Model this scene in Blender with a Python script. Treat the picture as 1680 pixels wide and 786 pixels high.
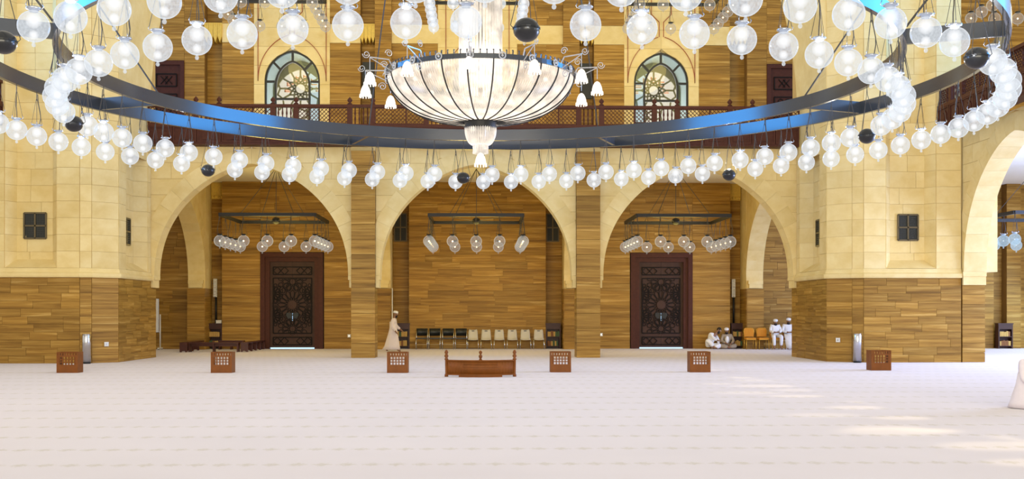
import bpy, bmesh, math, random
from mathutils import Vector, Matrix

for _o in list(bpy.data.objects):
    bpy.data.objects.remove(_o)
SC = bpy.context.scene
COL = SC.collection
PI = math.pi

# ------------------------------------------------------------------ camera
F_PX, HORIZON, YAW = 1832.0, 514.0, 0.0257
CAM = Vector((0.26, 0.0, 1.60))
cd = bpy.data.cameras.new('camera')
cd.sensor_width = 36.0
cd.lens = F_PX / 1680.0 * 36.0
cd.shift_y = (HORIZON - 393.0) / 1680.0
cd.clip_start, cd.clip_end = 0.1, 400
cam = bpy.data.objects.new('camera', cd)
cam.location = CAM
cam.rotation_euler = (PI / 2, 0, -YAW)
COL.objects.link(cam)
SC.camera = cam

# ------------------------------------------------------------------ view, world, large lights
SC.view_settings.view_transform = 'Standard'
SC.view_settings.look = 'None'
SC.view_settings.gamma = 1.0
SC.view_settings.exposure = 0.18
SC.view_settings.use_curve_mapping = False
SC.cycles.transparent_max_bounces = 40
SC.cycles.max_bounces = 6
SC.cycles.sample_clamp_indirect = 4.0

world = bpy.data.worlds.new('daylight')
SC.world = world
world.use_nodes = True
bg = world.node_tree.nodes['Background']
bg.inputs[0].default_value = (1.0, 0.93, 0.78, 1)
bg.inputs[1].default_value = 0.72


def area_light(name, loc, target, sx, sy, power, color, spread=180):
    l = bpy.data.lights.new(name, 'AREA')
    l.shape = 'RECTANGLE'
    l.size, l.size_y = sx, sy
    l.energy = power
    l.color = color
    l.spread = math.radians(spread)
    o = bpy.data.objects.new(name, l)
    o.location = loc
    o.rotation_euler = (Vector(target) - Vector(loc)).to_track_quat('-Z', 'Y').to_euler()
    COL.objects.link(o)
    return o


# added blue lights, both sides of the hall, tinting the rings; gallery windows assumed
for sgn in (-1, 1):
    area_light('gallery_window_daylight', (sgn * 25.5, 28.0, 12.2), (0, 27.0, 8.0), 14.0, 5.5, 2900, (0.01, 0.31, 0.90))
# added fill light for the facing walls, far behind the camera
area_light('opposite_windows_daylight', (0, -30.0, 8.5), (0, 40.0, 6.0), 40.0, 11.0, 11500, (1.0, 0.90, 0.70))
area_light('right_aisle_daylight', (26.5, 33.0, 3.2), (8.0, 33.0, 0.0), 14.0, 4.5, 3800, (0.42, 0.56, 1.0))  # added bluish light tinting the right floor; its source off-frame is assumed
# added light for the bright floor strip, far right; open side door is assumed
area_light('side_door_daylight', (25.6, 47.5, 2.2), (22.0, 47.5, 0.0), 3.5, 3.5, 160, (0.55, 0.80, 1.0))


def spot(name, loc, target, power, color, angle, blend=0.6, radius=0.05):
    l = bpy.data.lights.new(name, 'SPOT')
    l.energy, l.color = power, color
    l.spot_size = math.radians(angle)
    l.spot_blend = blend
    l.shadow_soft_size = radius
    o = bpy.data.objects.new(name, l)
    o.location = loc
    o.rotation_euler = (Vector(target) - Vector(loc)).to_track_quat('-Z', 'Y').to_euler()
    COL.objects.link(o)
    return o


# added narrow spots make the sun patches; high windows on the right are assumed
_rs = random.Random(5)
for i, (x, y) in enumerate([(7.0, 33.0), (6.2, 31.2), (8.0, 29.6), (6.4, 27.6), (7.6, 26.0), (6.5, 24.4), (7.9, 22.8), (6.3, 21.4), (7.4, 20.0), (6.6, 18.8),
                            (8.1, 17.8), (6.7, 16.9), (7.7, 16.0), (5.9, 15.0), (7.5, 14.2), (6.5, 13.3), (7.4, 12.6), (6.2, 11.8), (7.3, 11.2)]):
    spot('window_sunbeam', (24.5, y + 2.0, 15.0), (x, y, 0.0), 9000, (1.0, 0.86, 0.50), 1.8 + _rs.random() * 1.5, 0.8)
    spot('window_sunbeam', (24.5, y + 2.6, 15.0), (x + _rs.uniform(-1.3, 1.3), y + _rs.uniform(0.3, 0.9), 0.0), 6500, (1.0, 0.86, 0.50), 1.6 + _rs.random() * 1.2, 0.9)


# ------------------------------------------------------------------ helpers
class MB:
    """collects simple shapes into one mesh"""

    def __init__(s):
        s.v, s.f = [], []

    def add(s, vs, fs):
        b = len(s.v)
        s.v += [tuple(p) for p in vs]
        s.f += [tuple(b + i for i in q) for q in fs]
        return s

    def box(s, x0, x1, y0, y1, z0, z1):
        vs = [(x, y, z) for z in (z0, z1) for y in (y0, y1) for x in (x0, x1)]
        return s.add(vs, [(0, 2, 3, 1), (4, 5, 7, 6), (0, 1, 5, 4), (2, 6, 7, 3), (0, 4, 6, 2), (1, 3, 7, 5)])

    def prism(s, poly, axis, a, b):
        """poly of 2d points extruded along axis from a to b; axis y: poly=(x,z); axis x: poly=(y,z); axis z: poly=(x,y)"""
        n = len(poly)

        def pt(p, t):
            return {'y': (p[0], t, p[1]), 'x': (t, p[0], p[1]), 'z': (p[0], p[1], t)}[axis]
        vs = [pt(p, a) for p in poly] + [pt(p, b) for p in poly]
        fs = [tuple(range(n)), tuple(range(2 * n - 1, n - 1, -1))]
        fs += [(i, (i + 1) % n, n + (i + 1) % n, n + i) for i in range(n)]
        return s.add(vs, fs)

    def bar(s, p, q, w, h=None, up=(0, 0, 1)):
        """rectangular bar between two points"""
        p, q = Vector(p), Vector(q)
        d = q - p
        if d.length < 1e-6:
            return s
        d.normalize()
        u = Vector(up)
        a = d.cross(u)
        if a.length < 1e-4:
            a = d.cross(Vector((1, 0, 0)))
        a.normalize()
        b = a.cross(d)
        h = w if h is None else h
        a, b = a * w / 2, b * h / 2
        vs = [p - a - b, p + a - b, p + a + b, p - a + b, q - a - b, q + a - b, q + a + b, q - a + b]
        return s.add(vs, [(3, 2, 1, 0), (4, 5, 6, 7), (0, 1, 5, 4), (1, 2, 6, 5), (2, 3, 7, 6), (3, 0, 4, 7)])

    def tube(s, pts, r, n=6, cap=True):
        pts = [Vector(p) for p in pts]
        m = len(pts)
        rs = r if isinstance(r, (list, tuple)) else [r] * m
        rings = []
        prev = None
        for i, p in enumerate(pts):
            d = (pts[min(i + 1, m - 1)] - pts[max(i - 1, 0)])
            d = d.normalized() if d.length > 1e-9 else Vector((0, 0, 1))
            if prev is None:
                a = d.cross(Vector((0, 0, 1)))
                if a.length < 1e-3:
                    a = d.cross(Vector((1, 0, 0)))
            else:
                a = prev - d * prev.dot(d)
            a.normalize()
            prev = a
            b = d.cross(a)
            rings.append([p + (a * math.cos(2 * PI * k / n) + b * math.sin(2 * PI * k / n)) * rs[i] for k in range(n)])
        vs = [v for g in rings for v in g]
        fs = [(i * n + k, i * n + (k + 1) % n, (i + 1) * n + (k + 1) % n, (i + 1) * n + k) for i in range(m - 1) for k in range(n)]
        if cap:
            fs += [tuple(range(n - 1, -1, -1)), tuple((m - 1) * n + k for k in range(n))]
        return s.add(vs, fs)

    def lathe(s, prof, n=16, c=(0, 0, 0), cap=True):
        """prof: (radius, z) pairs"""
        m = len(prof)
        vs = [(c[0] + r * math.cos(2 * PI * k / n), c[1] + r * math.sin(2 * PI * k / n), c[2] + z) for r, z in prof for k in range(n)]
        fs = [(i * n + k, i * n + (k + 1) % n, (i + 1) * n + (k + 1) % n, (i + 1) * n + k) for i in range(m - 1) for k in range(n)]
        if cap:
            fs += [tuple(range(n - 1, -1, -1)), tuple((m - 1) * n + k for k in range(n))]
        return s.add(vs, fs)

    def ball(s, c, r, n=10, m=7, sc=(1, 1, 1)):
        prof = [(max(1e-4, math.sin(PI * i / m)), -math.cos(PI * i / m)) for i in range(m + 1)]
        b = len(s.v)
        s.lathe(prof, n)
        for i in range(b, len(s.v)):
            v = s.v[i]
            s.v[i] = (c[0] + v[0] * r * sc[0], c[1] + v[1] * r * sc[1], c[2] + v[2] * r * sc[2])
        return s

    def loft(s, rings, cap=True):
        n = len(rings[0])
        m = len(rings)
        vs = [p for g in rings for p in g]
        fs = [(i * n + k, i * n + (k + 1) % n, (i + 1) * n + (k + 1) % n, (i + 1) * n + k) for i in range(m - 1) for k in range(n)]
        if cap:
            fs += [tuple(range(n - 1, -1, -1)), tuple((m - 1) * n + k for k in range(n))]
        return s.add(vs, fs)

    def mesh(s, name, mat, smooth=False):
        me = bpy.data.meshes.new(name)
        me.from_pydata(s.v, [], s.f)
        bm = bmesh.new()
        bm.from_mesh(me)
        bmesh.ops.recalc_face_normals(bm, faces=bm.faces)
        bm.to_mesh(me)
        bm.free()
        if smooth:
            me.polygons.foreach_set('use_smooth', [True] * len(me.polygons))
        me.materials.append(mat)
        return me

    def build(s, name, mat, parent=None, smooth=False):
        return put(name, s.mesh(name, mat, smooth), parent)


def put(name, me, parent=None, mw=None):
    o = bpy.data.objects.new(name, me)
    COL.objects.link(o)
    if parent is not None:
        o.parent = parent
    if mw is not None:
        o.matrix_basis = mw
    return o


def empty(name, loc=(0, 0, 0), rz=0.0):
    o = bpy.data.objects.new(name, None)
    o.empty_display_size = 0.1
    o.location = loc
    o.rotation_euler = (0, 0, rz)
    COL.objects.link(o)
    return o


def tag(o, label, cat=None, group=None, kind=None):
    o['label'] = label
    if cat:
        o['category'] = cat
    if group:
        o['group'] = group
    if kind:
        o['kind'] = kind
    return o


def copy_tree(o, parent=None):
    kids = [c for c in o.children]
    c = o.copy()
    COL.objects.link(c)
    if parent is not None:
        c.parent = parent
    for k in kids:
        copy_tree(k, c)
    return c


def project(p):
    v = Vector(p) - CAM
    c, s = math.cos(YAW), math.sin(YAW)
    xr, yr = v.x * c - v.y * s, v.x * s + v.y * c
    if yr < 0.1:
        return None
    return 840 + F_PX * xr / yr, HORIZON - F_PX * v.z / yr


def in_frame(p, mx=30, my=30):
    q = project(p)
    return q is not None and -mx < q[0] < 1680 + mx and -my < q[1] < 786 + my


def at(px, py, D):
    """point on the plane Y = D behind a pixel of the photograph"""
    a = (px - 840) / F_PX
    c, s = math.cos(YAW), math.sin(YAW)
    t = D / (c - s * a)
    return Vector((CAM.x + t * (c * a + s), D, CAM.z + (HORIZON - py) / F_PX * t))


_units = ['', 'first', 'second', 'third', 'fourth', 'fifth', 'sixth', 'seventh', 'eighth', 'ninth', 'tenth', 'eleventh', 'twelfth', 'thirteenth',
          'fourteenth', 'fifteenth', 'sixteenth', 'seventeenth', 'eighteenth', 'nineteenth']
_tens = {2: ('twentieth', 'twenty'), 3: ('thirtieth', 'thirty'), 4: ('fortieth', 'forty'), 5: ('fiftieth', 'fifty')}


def nth(n):
    if n < 20:
        return _units[n]
    t, u = divmod(n, 10)
    return _tens[t][0] if u == 0 else _tens[t][1] + '-' + _units[u]


# ------------------------------------------------------------------ materials
def new_mat(name):
    m = bpy.data.materials.new(name)
    m.use_nodes = True
    nt = m.node_tree
    return m, nt, nt.nodes, nt.links, nt.nodes['Principled BSDF']


def simple(name, color, rough=0.5, metal=0.0, var=0.12, scale=6.0, spec=0.5, emit=None, es=0.0, coat=0.0, ior=1.45):
    m, nt, N, L, B = new_mat(name)
    B.inputs['Roughness'].default_value = rough
    B.inputs['Metallic'].default_value = metal
    B.inputs['Specular IOR Level'].default_value = spec
    B.inputs['Coat Weight'].default_value = coat
    B.inputs['IOR'].default_value = ior
    tc = N.new('ShaderNodeTexCoord')
    no = N.new('ShaderNodeTexNoise')
    no.inputs['Scale'].default_value = scale
    no.inputs['Detail'].default_value = 3
    L.new(tc.outputs['Object'], no.inputs['Vector'])
    mx = N.new('ShaderNodeMix')
    mx.data_type = 'RGBA'
    mx.inputs[6].default_value = (*[c * (1 - var) for c in color], 1)
    mx.inputs[7].default_value = (*[min(1, c * (1 + var)) for c in color], 1)
    L.new(no.outputs['Fac'], mx.inputs[0])
    L.new(mx.outputs[2], B.inputs['Base Color'])
    if emit:
        B.inputs['Emission Color'].default_value = (*emit, 1)
        B.inputs['Emission Strength'].default_value = es
    return m


def stone(name, stops, vein=(0.45, 0.45, 8.0), rough=0.45, spread=0.25, detail=6, dist=0.5, bump=0.05, spec=0.4):
    """veined stone; each piece gets its own offset and brightness"""
    m, nt, N, L, B = new_mat(name)
    geo = N.new('ShaderNodeNewGeometry')
    oi = N.new('ShaderNodeObjectInfo')
    mul = N.new('ShaderNodeVectorMath')
    mul.operation = 'MULTIPLY'
    mul.inputs[1].default_value = vein
    L.new(geo.outputs['Position'], mul.inputs[0])
    r37 = N.new('ShaderNodeMath')
    r37.operation = 'MULTIPLY'
    r37.inputs[1].default_value = 37.0
    L.new(oi.outputs['Random'], r37.inputs[0])
    ad = N.new('ShaderNodeVectorMath')
    L.new(mul.outputs[0], ad.inputs[0])
    L.new(r37.outputs[0], ad.inputs[1])
    no = N.new('ShaderNodeTexNoise')
    no.inputs['Scale'].default_value = 1.0
    no.inputs['Detail'].default_value = detail
    no.inputs['Roughness'].default_value = 0.62
    no.inputs['Distortion'].default_value = dist
    L.new(ad.outputs[0], no.inputs['Vector'])
    cr = N.new('ShaderNodeValToRGB')
    els = cr.color_ramp.elements
    while len(els) < len(stops):
        els.new(0.5)
    for e, (p, c) in zip(els, stops):
        e.position = p
        e.color = (*c, 1)
    L.new(no.outputs['Fac'], cr.inputs[0])
    mr = N.new('ShaderNodeMapRange')
    mr.inputs[3].default_value = 1 - spread
    mr.inputs[4].default_value = 1 + spread
    wn = N.new('ShaderNodeTexWhiteNoise')
    wn.noise_dimensions = '1D'
    L.new(oi.outputs['Random'], wn.inputs['W'])
    L.new(wn.outputs['Value'], mr.inputs[0])
    sc = N.new('ShaderNodeVectorMath')
    sc.operation = 'SCALE'
    L.new(cr.outputs[0], sc.inputs[0])
    L.new(mr.outputs[0], sc.inputs['Scale'])
    L.new(sc.outputs[0], B.inputs['Base Color'])
    B.inputs['Roughness'].default_value = rough
    B.inputs['Specular IOR Level'].default_value = spec
    if bump:
        bp = N.new('ShaderNodeBump')
        bp.inputs['Strength'].default_value = bump
        bp.inputs['Distance'].default_value = 0.02
        L.new(no.outputs['Fac'], bp.inputs['Height'])
        L.new(bp.outputs[0], B.inputs['Normal'])
    return m


M = {}
M['travertine'] = stone('travertine', [(0.26, (0.160, 0.076, 0.011)), (0.42, (0.275, 0.142, 0.022)), (0.58, (0.39, 0.218, 0.040)), (0.74, (0.57, 0.37, 0.110))], vein=(0.40, 0.40, 9.0), rough=0.5, spread=0.16, spec=0.25)
M['joint'] = simple('stone_joint', (0.25, 0.13, 0.025), 0.8)
M['cream'] = stone('cream_limestone', [(0.3, (0.72, 0.545, 0.215)), (0.5, (0.78, 0.615, 0.275)), (0.7, (0.83, 0.685, 0.345))], vein=(1.2, 1.2, 1.6), rough=0.7, spread=0.04, dist=0.2)
M['cream_joint'] = simple('limestone_joint', (0.56, 0.38, 0.14), 0.9)
M['pale'] = simple('pale_plaster', (0.78, 0.74, 0.66), 0.8, var=0.04)
M['red_line'] = simple('red_inlay', (0.30, 0.06, 0.03), 0.6)
M['carved'] = simple('carved_yellow_stone', (0.72, 0.50, 0.10), 0.7, var=0.2, scale=14)
M['wood'] = simple('dark_red_wood', (0.070, 0.020, 0.012), 0.55, spec=0.25, var=0.35, scale=9)
M['wood_lattice'] = simple('lattice_wood', (0.085, 0.024, 0.011), 0.55, spec=0.25, var=0.3, scale=9)
M['door_wood'] = simple('door_wood', (0.062, 0.030, 0.022), 0.55, spec=0.25, var=0.3, scale=5)
M['door_carving'] = simple('door_carving', (0.010, 0.006, 0.005), 0.6, spec=0.2, var=0.2)
M['box_wood'] = simple('orange_brown_wood', (0.20, 0.062, 0.008), 0.5, spec=0.3, var=0.3, scale=7)
M['bench_wood'] = simple('bench_wood', (0.07, 0.016, 0.010), 0.4, var=0.3)
M['brass'] = simple('brass_light_panel', (0.80, 0.62, 0.30), 0.4, var=0.15)
M['black_metal'] = simple('black_metal', (0.012, 0.013, 0.015), 0.45, var=0.2)
M['wire'] = simple('dark_wire', (0.06, 0.055, 0.05), 0.5)
M['ring_steel'] = simple('blue_grey_steel', (0.026, 0.036, 0.056), 0.20, metal=0.0, var=0.15, scale=1.5, ior=1.75)
M['chrome'] = simple('brushed_steel', (0.62, 0.63, 0.66), 0.22, metal=1.0, var=0.05)
M['cap_metal'] = simple('lamp_cap_steel', (0.55, 0.60, 0.70), 0.25, metal=0.9, var=0.05)
M['speaker'] = simple('speaker_black', (0.014, 0.016, 0.02), 0.28, var=0.2, coat=0.3)
M['grille'] = simple('vent_grille', (0.03, 0.033, 0.03), 0.5)
M['white_plastic'] = simple('white_plastic', (0.75, 0.75, 0.72), 0.4, var=0.03)
M['white_cloth'] = simple('white_cotton', (0.82, 0.82, 0.84), 0.9, var=0.05, scale=14)
M['pink_cloth'] = simple('pale_pink_cotton', (0.80, 0.72, 0.74), 0.9, var=0.06, scale=10)
M['grey_cloth'] = simple('greige_cotton', (0.36, 0.29, 0.21), 0.9, var=0.12, scale=14)
M['skin'] = simple('skin', (0.27, 0.14, 0.08), 0.55, var=0.1)
M['hair'] = simple('hair', (0.012, 0.009, 0.007), 0.7)
M['shoe'] = simple('dark_shoe', (0.02, 0.018, 0.018), 0.5)
M['black_seat'] = simple('black_vinyl', (0.012, 0.014, 0.014), 0.4)
M['cream_seat'] = simple('ivory_plastic', (0.56, 0.52, 0.43), 0.45, var=0.04)
M['orange_seat'] = simple('orange_fabric', (0.60, 0.24, 0.012), 0.75, var=0.1, scale=20)
M['gold_metal'] = simple('gold_frame', (0.72, 0.42, 0.06), 0.35, metal=0.6, var=0.08)
M['book_tan'] = simple('tan_book', (0.52, 0.33, 0.10), 0.7, var=0.25, scale=30)
M['book_brown'] = simple('brown_book', (0.22, 0.09, 0.03), 0.7, var=0.25, scale=30)
M['book_green'] = simple('green_book', (0.06, 0.11, 0.05), 0.7, var=0.25, scale=30)
M['bookcase'] = simple('bookcase_wood', (0.045, 0.012, 0.008), 0.45, var=0.25)
M['lattice_olive'] = simple('olive_stone_lattice', (0.20, 0.19, 0.10), 0.7, var=0.15)
M['orange_print'] = simple('orange_screen', (0.75, 0.28, 0.12), 0.7)


def emission_mat(name, color, strength, sampled=True):
    m = bpy.data.materials.new(name)
    m.use_nodes = True
    nt = m.node_tree
    nt.nodes.clear()
    e = nt.nodes.new('ShaderNodeEmission')
    e.inputs[0].default_value = (*color, 1)
    e.inputs[1].default_value = strength
    o = nt.nodes.new('ShaderNodeOutputMaterial')
    nt.links.new(e.outputs[0], o.inputs[0])
    if not sampled:
        m.cycles.emission_sampling = 'NONE'
    return m


def painted_halo(name, color, strength):
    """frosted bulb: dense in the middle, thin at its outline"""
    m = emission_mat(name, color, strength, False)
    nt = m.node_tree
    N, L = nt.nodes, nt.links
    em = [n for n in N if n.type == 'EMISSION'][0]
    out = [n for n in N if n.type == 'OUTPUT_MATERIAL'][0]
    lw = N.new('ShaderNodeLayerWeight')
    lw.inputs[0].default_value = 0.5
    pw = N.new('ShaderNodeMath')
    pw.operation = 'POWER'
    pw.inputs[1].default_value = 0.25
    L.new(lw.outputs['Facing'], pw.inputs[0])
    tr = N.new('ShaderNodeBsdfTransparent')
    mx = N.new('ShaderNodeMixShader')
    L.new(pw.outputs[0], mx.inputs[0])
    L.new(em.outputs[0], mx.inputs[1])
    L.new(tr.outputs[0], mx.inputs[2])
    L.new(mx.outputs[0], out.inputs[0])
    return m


M['bulb'] = painted_halo('bulb_glow', (1.0, 0.98, 0.96), 1.15)
M['warm_bulb'] = emission_mat('warm_bulb_glow', (1.0, 0.72, 0.40), 5.0, False)
M['bell_glow'] = emission_mat('bell_lamp_glow', (1.0, 0.90, 0.76), 1.5, False)
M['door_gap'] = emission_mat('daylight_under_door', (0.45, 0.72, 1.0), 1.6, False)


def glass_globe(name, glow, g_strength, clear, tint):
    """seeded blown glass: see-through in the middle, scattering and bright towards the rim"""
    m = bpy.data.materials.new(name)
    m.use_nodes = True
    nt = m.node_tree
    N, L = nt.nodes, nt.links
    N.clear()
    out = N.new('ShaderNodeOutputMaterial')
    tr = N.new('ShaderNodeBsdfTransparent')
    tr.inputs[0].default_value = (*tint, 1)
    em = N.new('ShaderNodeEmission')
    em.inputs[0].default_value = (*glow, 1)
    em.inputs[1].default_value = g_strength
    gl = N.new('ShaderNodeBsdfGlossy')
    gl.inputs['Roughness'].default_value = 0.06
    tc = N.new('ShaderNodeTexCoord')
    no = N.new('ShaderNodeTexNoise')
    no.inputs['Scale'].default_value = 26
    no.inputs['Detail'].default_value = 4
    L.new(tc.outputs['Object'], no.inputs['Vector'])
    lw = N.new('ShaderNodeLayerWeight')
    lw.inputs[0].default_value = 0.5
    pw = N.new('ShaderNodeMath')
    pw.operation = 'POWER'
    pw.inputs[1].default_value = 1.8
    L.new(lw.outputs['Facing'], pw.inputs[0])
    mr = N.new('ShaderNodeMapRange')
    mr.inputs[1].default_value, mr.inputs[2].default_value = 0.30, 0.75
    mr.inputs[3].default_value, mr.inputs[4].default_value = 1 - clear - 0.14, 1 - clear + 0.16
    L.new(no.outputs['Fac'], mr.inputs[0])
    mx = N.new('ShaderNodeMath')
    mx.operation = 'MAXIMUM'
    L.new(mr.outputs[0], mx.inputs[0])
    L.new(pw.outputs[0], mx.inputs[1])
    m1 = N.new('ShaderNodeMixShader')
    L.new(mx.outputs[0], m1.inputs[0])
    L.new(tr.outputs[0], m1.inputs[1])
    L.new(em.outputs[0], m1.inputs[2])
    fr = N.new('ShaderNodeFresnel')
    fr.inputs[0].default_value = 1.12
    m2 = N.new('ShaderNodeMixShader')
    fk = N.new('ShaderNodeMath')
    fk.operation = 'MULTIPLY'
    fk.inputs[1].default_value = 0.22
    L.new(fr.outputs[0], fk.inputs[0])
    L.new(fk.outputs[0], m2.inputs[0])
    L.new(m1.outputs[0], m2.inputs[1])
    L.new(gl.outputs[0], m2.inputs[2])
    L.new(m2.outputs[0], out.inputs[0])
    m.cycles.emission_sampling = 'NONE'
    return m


M['globe'] = glass_globe('lit_globe_glass', (0.90, 0.95, 1.0), 0.86, 0.60, (0.97, 0.98, 1.0))
M['globe_dim'] = glass_globe('dim_globe_glass', (0.72, 0.68, 0.60), 0.62, 0.78, (0.96, 0.94, 0.90))
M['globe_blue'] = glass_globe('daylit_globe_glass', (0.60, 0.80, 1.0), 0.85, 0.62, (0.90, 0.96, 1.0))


def window_glass(name, tint, rough=0.0):
    m = bpy.data.materials.new(name)
    m.use_nodes = True
    nt = m.node_tree
    N, L = nt.nodes, nt.links
    N.clear()
    out = N.new('ShaderNodeOutputMaterial')
    tr = N.new('ShaderNodeBsdfTransparent')
    tr.inputs[0].default_value = (*tint, 1)
    gl = N.new('ShaderNodeBsdfGlossy')
    gl.inputs['Roughness'].default_value = 0.02
    fr = N.new('ShaderNodeFresnel')
    fr.inputs[0].default_value = 1.45
    mx = N.new('ShaderNodeMixShader')
    L.new(fr.outputs[0], mx.inputs[0])
    L.new(tr.outputs[0], mx.inputs[1])
    L.new(gl.outputs[0], mx.inputs[2])
    L.new(mx.outputs[0], out.inputs[0])
    return m


M['pane_clear'] = window_glass('clear_pane', (0.98, 0.98, 0.96))
M['pane_blue'] = window_glass('blue_tinted_pane', (0.80, 0.92, 1.0))  # blue skylight on the reveal painted into the glass tint


def crystal_mat():
    m = bpy.data.materials.new('lit_crystal')
    m.use_nodes = True
    nt = m.node_tree
    N, L = nt.nodes, nt.links
    N.clear()
    out = N.new('ShaderNodeOutputMaterial')
    tr = N.new('ShaderNodeBsdfTransparent')
    tl = N.new('ShaderNodeBsdfTranslucent')
    tl.inputs[0].default_value = (0.95, 0.90, 0.84, 1)
    gl = N.new('ShaderNodeBsdfGlossy')
    gl.inputs['Roughness'].default_value = 0.15
    em = N.new('ShaderNodeEmission')
    em.inputs[0].default_value = (1.0, 0.88, 0.74, 1)
    tc = N.new('ShaderNodeTexCoord')
    no = N.new('ShaderNodeTexNoise')
    no.inputs['Scale'].default_value = 3.2
    no.inputs['Detail'].default_value = 3
    L.new(tc.outputs['Object'], no.inputs['Vector'])
    mr = N.new('ShaderNodeMapRange')
    mr.inputs[1].default_value, mr.inputs[2].default_value = 0.35, 0.72
    mr.inputs[3].default_value, mr.inputs[4].default_value = 0.35, 1.5
    L.new(no.outputs['Fac'], mr.inputs[0])
    L.new(mr.outputs[0], em.inputs[1])
    a = N.new('ShaderNodeMixShader')
    a.inputs[0].default_value = 0.5
    L.new(tl.outputs[0], a.inputs[1])
    L.new(em.outputs[0], a.inputs[2])
    b = N.new('ShaderNodeMixShader')
    b.inputs[0].default_value = 0.14
    L.new(a.outputs[0], b.inputs[1])
    L.new(gl.outputs[0], b.inputs[2])
    c = N.new('ShaderNodeMixShader')
    c.inputs[0].default_value = 0.22
    L.new(b.outputs[0], c.inputs[1])
    L.new(tr.outputs[0], c.inputs[2])
    L.new(c.outputs[0], out.inputs[0])
    m.cycles.emission_sampling = 'NONE'
    return m


M['crystal'] = crystal_mat()
M['scroll_glass'] = simple('scroll_glass', (0.60, 0.62, 0.66), 0.15, metal=0.4, var=0.1)


def carpet_mat():
    """pale prayer carpet with rows of small woven motifs every 1.33 m"""
    m, nt, N, L, B = new_mat('prayer_carpet')
    geo = N.new('ShaderNodeNewGeometry')
    sep = N.new('ShaderNodeSeparateXYZ')
    L.new(geo.outputs['Position'], sep.inputs[0])

    def math_(op, a, b=None, c=None):
        n = N.new('ShaderNodeMath')
        n.operation = op
        for i, x in enumerate((a, b, c)):
            if x is None:
                continue
            if isinstance(x, (int, float)):
                n.inputs[i].default_value = x
            else:
                L.new(x, n.inputs[i])
        return n.outputs[0]
    no = N.new('ShaderNodeTexNoise')
    no.inputs['Scale'].default_value = 22
    no.inputs['Detail'].default_value = 4
    L.new(geo.outputs['Position'], no.inputs['Vector'])
    yy = math_('ADD', sep.outputs['Y'], -11.85 + 13.3 * 2)
    d = math_('SUBTRACT', math_('FRACT', math_('ADD', math_('DIVIDE', yy, 1.33), 0.5)), 0.5)
    d = math_('MULTIPLY', d, 1.33)                     # signed distance to the row line
    # motif: lens shape repeating along x, lower edge sharper
    u = math_('ABSOLUTE', math_('SUBTRACT', math_('FRACT', math_('DIVIDE', sep.outputs['X'], 0.263)), 0.5))
    half = math_('MULTIPLY', math_('SUBTRACT', 0.60, u), 0.30)
    wob = math_('MULTIPLY', math_('SUBTRACT', no.outputs['Fac'], 0.55), 0.34)
    e = math_('ADD', math_('SUBTRACT', half, math_('ABSOLUTE', d)), wob)
    mask = N.new('ShaderNodeMapRange')
    mask.inputs[1].default_value, mask.inputs[2].default_value = 0.0, 0.10
    L.new(e, mask.inputs[0])
    gapm = N.new('ShaderNodeMapRange')
    gapm.inputs[1].default_value, gapm.inputs[2].default_value = 0.49, 0.42
    L.new(u, gapm.inputs[0])
    mk = math_('MULTIPLY', math_('MULTIPLY', mask.outputs[0], gapm.outputs[0]), 0.50)
    mk = math_('MULTIPLY', mk, math_('ADD', 0.35, no.outputs['Fac']))
    n2 = N.new('ShaderNodeTexNoise')
    n2.inputs['Scale'].default_value = 0.5
    n2.inputs['Detail'].default_value = 2
    L.new(geo.outputs['Position'], n2.inputs['Vector'])
    base = N.new('ShaderNodeMix')
    base.data_type = 'RGBA'
    base.inputs[6].default_value = (0.61, 0.55, 0.58, 1)
    base.inputs[7].default_value = (0.685, 0.62, 0.65, 1)
    L.new(n2.outputs['Fac'], base.inputs[0])
    mx = N.new('ShaderNodeMix')
    mx.data_type = 'RGBA'
    L.new(mk, mx.inputs[0])
    L.new(base.outputs[2], mx.inputs[6])
    mx.inputs[7].default_value = (0.40, 0.34, 0.20, 1)
    L.new(mx.outputs[2], B.inputs['Base Color'])
    B.inputs['Roughness'].default_value = 0.9
    B.inputs['Sheen Weight'].default_value = 0.25
    B.inputs['Specular IOR Level'].default_value = 0.15
    bp = N.new('ShaderNodeBump')
    bp.inputs['Strength'].default_value = 0.15
    bp.inputs['Distance'].default_value = 0.01
    n3 = N.new('ShaderNodeTexNoise')
    n3.inputs['Scale'].default_value = 120
    L.new(geo.outputs['Position'], n3.inputs['Vector'])
    L.new(n3.outputs['Fac'], bp.inputs['Height'])
    L.new(bp.outputs[0], B.inputs['Normal'])
    return m


M['carpet'] = carpet_mat()

# ------------------------------------------------------------------ cladding of separate stone pieces
_unit = {}


def unit_box(matname):
    if matname not in _unit:
        b = MB()
        e = 0.5
        b.box(-e, e, -e, e, -e, e)
        _unit[matname] = b.mesh('stone_piece_' + matname, M[matname])
    return _unit[matname]


RC = random.Random(11)


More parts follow.
